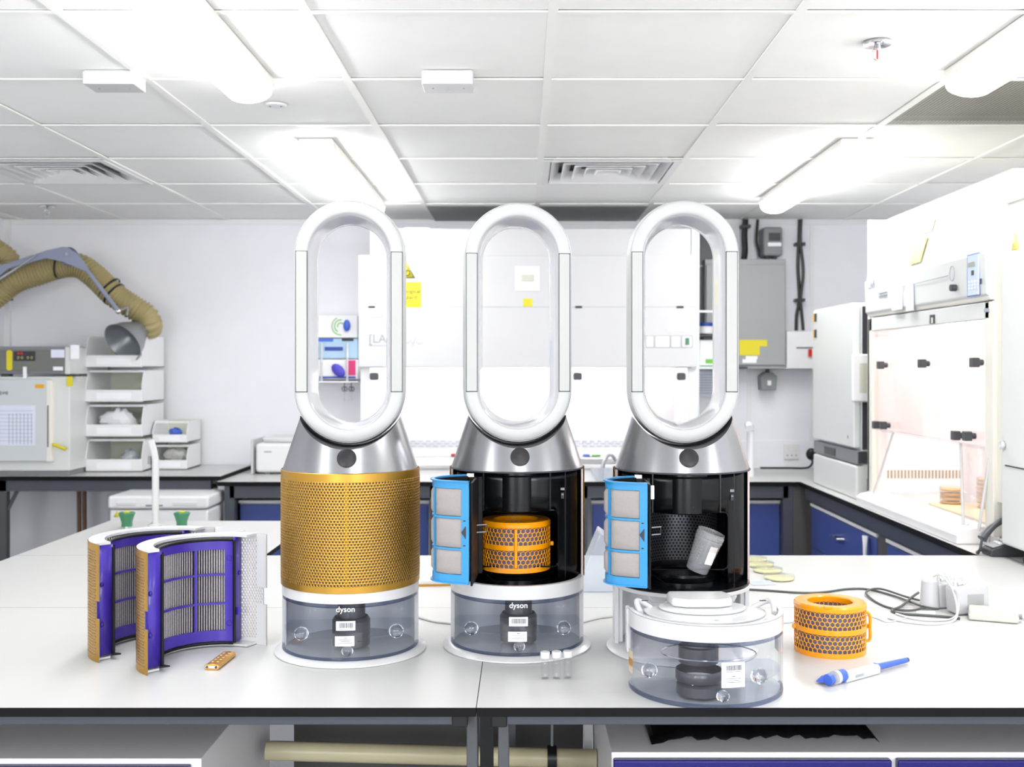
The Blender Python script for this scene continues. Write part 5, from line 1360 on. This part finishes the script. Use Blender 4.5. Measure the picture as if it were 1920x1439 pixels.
# ------------------------------------------------------------------ vials
for k, px in enumerate((1022, 1043.5, 1065)):
    Yv = 1.985
    t = thing('glass_vial', ['small clear vial with white cap, closest to the open fan with the filter', 'small clear vial with white cap between two others', 'small clear vial with white cap, closest to the detached tank'][k], 'vial', (PX(px, Yv), Yv + .003 * k, BZ + .0003), 0, 'three small glass vials')
    MB().lathe([(0, .0008), (.0068, .0008), (.0074, .002), (.0074, .030), (.0062, .034), (.005, .036), (.005, .041)], 24).build('bottle', vialm, t, smooth=30)
    MB().lathe([(0, .0015), (.006, .0018), (.0064, .003), (.0, .004)], 20).build('vial_foot', clearp, t)
    MB().lathe([(0, .0398), (.0088, .0398), (.009, .041), (.009, .050), (.0084, .0512), (0, .0514)], 24).build('cap', whitep, t, smooth=30)

# ------------------------------------------------------------------ petri dishes on the bench
for k, (px, py) in enumerate(((1412, 1049), (1424, 1058), (1439, 1069), (1461, 1083))):
    Y = YB(py + 4); dish(PX(px, Y), Y, BZ + .0003, .042, agar, ['pale agar dish on the bench, farthest back beside the tankless fan', 'pale agar dish second from the back', 'pale agar dish second from the front', 'pale agar dish nearest the loose orange filter'][k], 'pale agar dishes on the bench', .011)
# clear scrap with print in front of them
t = thing('clear_sleeve', 'small clear printed sleeve lying by the black cable', 'sleeve', (PX(1428, 2.85), 2.86, BZ), 5)
box('sleeve', frost, -.03, .035, -.02, .03, .0005, .004, t, bevel=.001)

# white pad and frosted tray behind the middle fan
t = thing('lined_panel', 'white panel with gold edge lying behind the open filter fan', 'panel', (PX(800, 2.8), 2.86, BZ), 4)
box('lining', whitem, -.03, .22, -.03, .16, .003, .016, t, bevel=.003); box('gold_edge', goldl, -.032, .222, -.032, -.028, .0, .006, t, bevel=.001)
t = thing('frosted_tray', 'frosted pale blue tray leaning between the two open fans', 'tray', (PX(1112, 2.75), 2.75, BZ + .001), 0)
MB().prism([(-.045, 0), (.09, 0), (.09, .1), (.02, .155)], 0, .12, 'y').build('tray', frost, t, bevel=.004)

# ------------------------------------------------------------------ pipette
p0 = Vector((PX(1566, 1.955), 1.955, BZ)); p1 = Vector((PX(1700, 2.085), 2.085, BZ))
ang = math.degrees(math.atan2(p1.y - p0.y, p1.x - p0.x)); Lp = (p1 - p0).length
t = thing('pipette', 'white and blue hand pipette lying beside the loose orange filter', 'pipette', tuple(p0), ang)
MB().prism([(-.011, .002), (-.008, 0), (.008, 0), (.011, .004), (.011, .013), (.006, .018), (-.006, .018), (-.011, .013)], .022, .122, 'x').build('grip', whitep, t, bevel=.002)
MB().tube([(.118, 0, .011), (.13, 0, .010), (Lp - .002, 0, .0085)], .008, 14, radii=[.0085, .0065, .005]).build('shaft', bluep, t)
MB().tube([(Lp - .002, 0, .0085), (Lp + .003, 0, .0085)], .0045, 12).build('cone_ring', greyd, t)
MB().tube([(Lp + .003, 0, .0085), (Lp + .05, .004, .0055)], .004, 12, radii=[.0042, .0008]).build('tip', vialm, t)
MB().tube([(.004, 0, .012), (.024, 0, .012)], .0115, 16).build('collar', bluep, t)
MB().tube([(-.002, 0, .012), (.006, 0, .012)], .0125, 20).build('dial', whitep, t)
MB().tube([(-.012, 0, .012), (0, 0, .012)], .006, 14).build('plunger_rod', chrome, t)
MB().tube([(-.022, 0, .011), (-.012, 0, .012)], .0105, 18).build('plunger_button', bluep, t)
MB().prism([(-.028, .004), (-.01, .012), (.006, .012), (.006, .004)], .008, .024, 'y').build('hook', bluep, t, bevel=.002)
box('volume_window', inkl, .045, .07, -.0115, -.0108, .006, .011, t)

# ------------------------------------------------------------------ power adapters and cables
adm = mat('adapter_white', '#bcbcbf', .35)
def adapter(x, y, rz, label, sc=1.0, lab=False):
    t = thing('plug_adapter', label, 'power adapter', (x, y, BZ + .0008), rz, 'white plug adapters')
    w, d, h = .085 * sc, .05 * sc, .078 * sc
    MB().prism([(0, 0), (w, .004), (w * .93, h * .92), (w * .1, h * .82), (-.004, h * .78)], 0, d, 'y').build('case', adm, t, bevel=.006)
    box('seam_plate', whitem, w * .93, w * 1.02, .002, d - .002, .004, h * .3, t, bevel=.002)
    for y_ in (d * .5,):
        MB().box(-.006, .042, -.003, .003, 0, .007).build('pin', mat('pin_grey', '#cfd0d2', .4), t, loc=(w * .25, y_, h * .86), rot=(0, R_(-16), R_(8)), bevel=.001)
    MB().tube([(w * .1, d * .5, h * .76), (w * .12, d * .5, h * 1.03), (w * .24, d * .5, h * 1.1), (w * .33, d * .5, h * 1.02), (w * .36, d * .5, h * .86)], .0035, 8, smooth=4).build('cord_loop', whitep, t)
    if lab:
        box('rating_label', mat('rating_grey', '#9fa09c', .5), w * .3, w * .78, -.001, .0, h * .3, h * .62, t)
        for k in range(4): box('fine_print', inkl, w * .34, w * .72, -.0015, -.001, h * (.36 + .06 * k), h * (.375 + .06 * k), t)
    return t
adapter(PX(1796, 2.49), 2.49, 10, 'white plug adapter with a grey rating label', 1.0, True)
adapter(PX(1762, 2.56), 2.56, 6, 'white plug adapter behind the labelled one', .95)
t = thing('round_plug', 'tall rounded white plug beside the end of the black cable', 'plug', (PX(1743, 2.57), 2.57, BZ + .0006))
MB().lathe([(0, 0), (.021, 0), (.023, .004), (.019, .066), (.016, .07), (0, .071)], 28).build('case', adm, t, smooth=30)
t = thing('charger_brick', 'flat cream power brick lying behind the labelled adapter', 'power brick', (PX(1868, 2.44), 2.45, BZ + .0006), -22)
box('case', mat('cream_plastic', '#c3c2ba', .4), -.055, .05, -.026, .03, 0, .026, t, bevel=.005)
box('seam', whitem, -.0555, .0505, -.0265, .0305, .0125, .0135, t)
MB().tube([(.05, 0, .012), (.058, 0, .012)], .006, 12).build('socket', grey, t)
zc_ = BZ + .004
def cable(name, pts, r, m, label):
    P = [(PX(a, YB(b)), YB(b), BZ + r + dz_) for a, b, dz_ in pts]
    return tag(MB().tube(P, r, 8, smooth=8).build(name, m, None), label, 'cable')
darkc = mat('dark_grey_cable', '#4c4e4e', .4)
cable('power_lead', [(1405, 1108, 0), (1440, 1110, 0), (1500, 1114, 0), (1545, 1113, 0), (1590, 1107, 0), (1630, 1108, 0), (1680, 1122, .001), (1730, 1143, .004), (1760, 1148, .004)], .0028, darkc, 'long dark grey lead running from the tankless fan to the adapters')
cable('power_lead', [(1735, 1135, .005), (1700, 1125, .004), (1650, 1111, .006), (1624, 1116, .004), (1640, 1130, 0), (1670, 1143, 0), (1710, 1148, .001), (1758, 1140, .006)], .0028, darkc, 'dark grey lead looping back beside the adapters')
cable('power_lead', [(1722, 1121, .009), (1710, 1128, .007), (1690, 1142, .003), (1672, 1148, 0), (1690, 1154, 0), (1720, 1156, 0), (1765, 1159, 0), (1800, 1163, 0)], .0032, darkc, 'short dark grey lead with a moulded end under the adapters')
wc = whitep
def wcable(pts, r, label):
    P = [(PX(a, y), y, BZ + z) for a, y, z in pts]
    return tag(MB().tube(P, r, 8, smooth=8).build('white_cable', wc, None), label, 'cable')
wcable([(1750, 2.58, .075), (1765, 2.555, .083), (1785, 2.51, .06), (1795, 2.47, .02), (1787, 2.43, .003), (1750, 2.40, .003), (1700, 2.42, .003), (1665, 2.46, .003)], .0026, 'white cord draped over the adapters, outer loop')
wcable([(1765, 2.57, .082), (1780, 2.54, .075), (1797, 2.49, .035), (1790, 2.455, .006), (1755, 2.435, .003), (1715, 2.45, .003), (1680, 2.50, .003)], .0022, 'white cord draped over the adapters, inner loop')
cable('white_cable', [(1700, 1160, 0), (1665, 1168, 0), (1640, 1160, 0), (1600, 1150, 0), (1540, 1162, 0), (1470, 1170, 0)], .0016, wc, 'thin white cord trailing behind the loose orange filter')
cable('white_cable', [(1905, 1158, .012), (1925, 1165, 0), (1960, 1168, 0)], .0022, wc, 'white cord leaving the power brick out of frame')
cable('white_cable', [(1150, 1158, 0), (1120, 1162, 0), (1090, 1170, 0)], .0024, wc, 'white fan lead between the two open fans')
cable('white_cable', [(785, 1160, 0), (815, 1168, 0), (850, 1172, 0)], .0024, wc, 'white fan lead between the closed fan and its neighbour')
t = thing('cable_tag', 'white printed paper tag on the dark grey lead', 'tag', (PX(1735, YB(1154)), YB(1154), BZ + .002), 4)
box('tag', paper, -.02, .022, -.004, .004, 0, .007, t)

# turn lettering into meshes
bpy.context.view_layer.update()
dg = bpy.context.evaluated_depsgraph_get()
for o in [o for o in S.objects if o.type == 'FONT']:
    me = bpy.data.meshes.new_from_object(o.evaluated_get(dg))
    n_ = bpy.data.objects.new('lettering', me); S.collection.objects.link(n_)
    n_.parent = o.parent; n_.location = o.location; n_.rotation_euler = o.rotation_euler
    bpy.data.objects.remove(o)
for o in S.objects:
    if o.name.startswith('lettering') and o.type == 'MESH': o['kind'] = 'stuff'
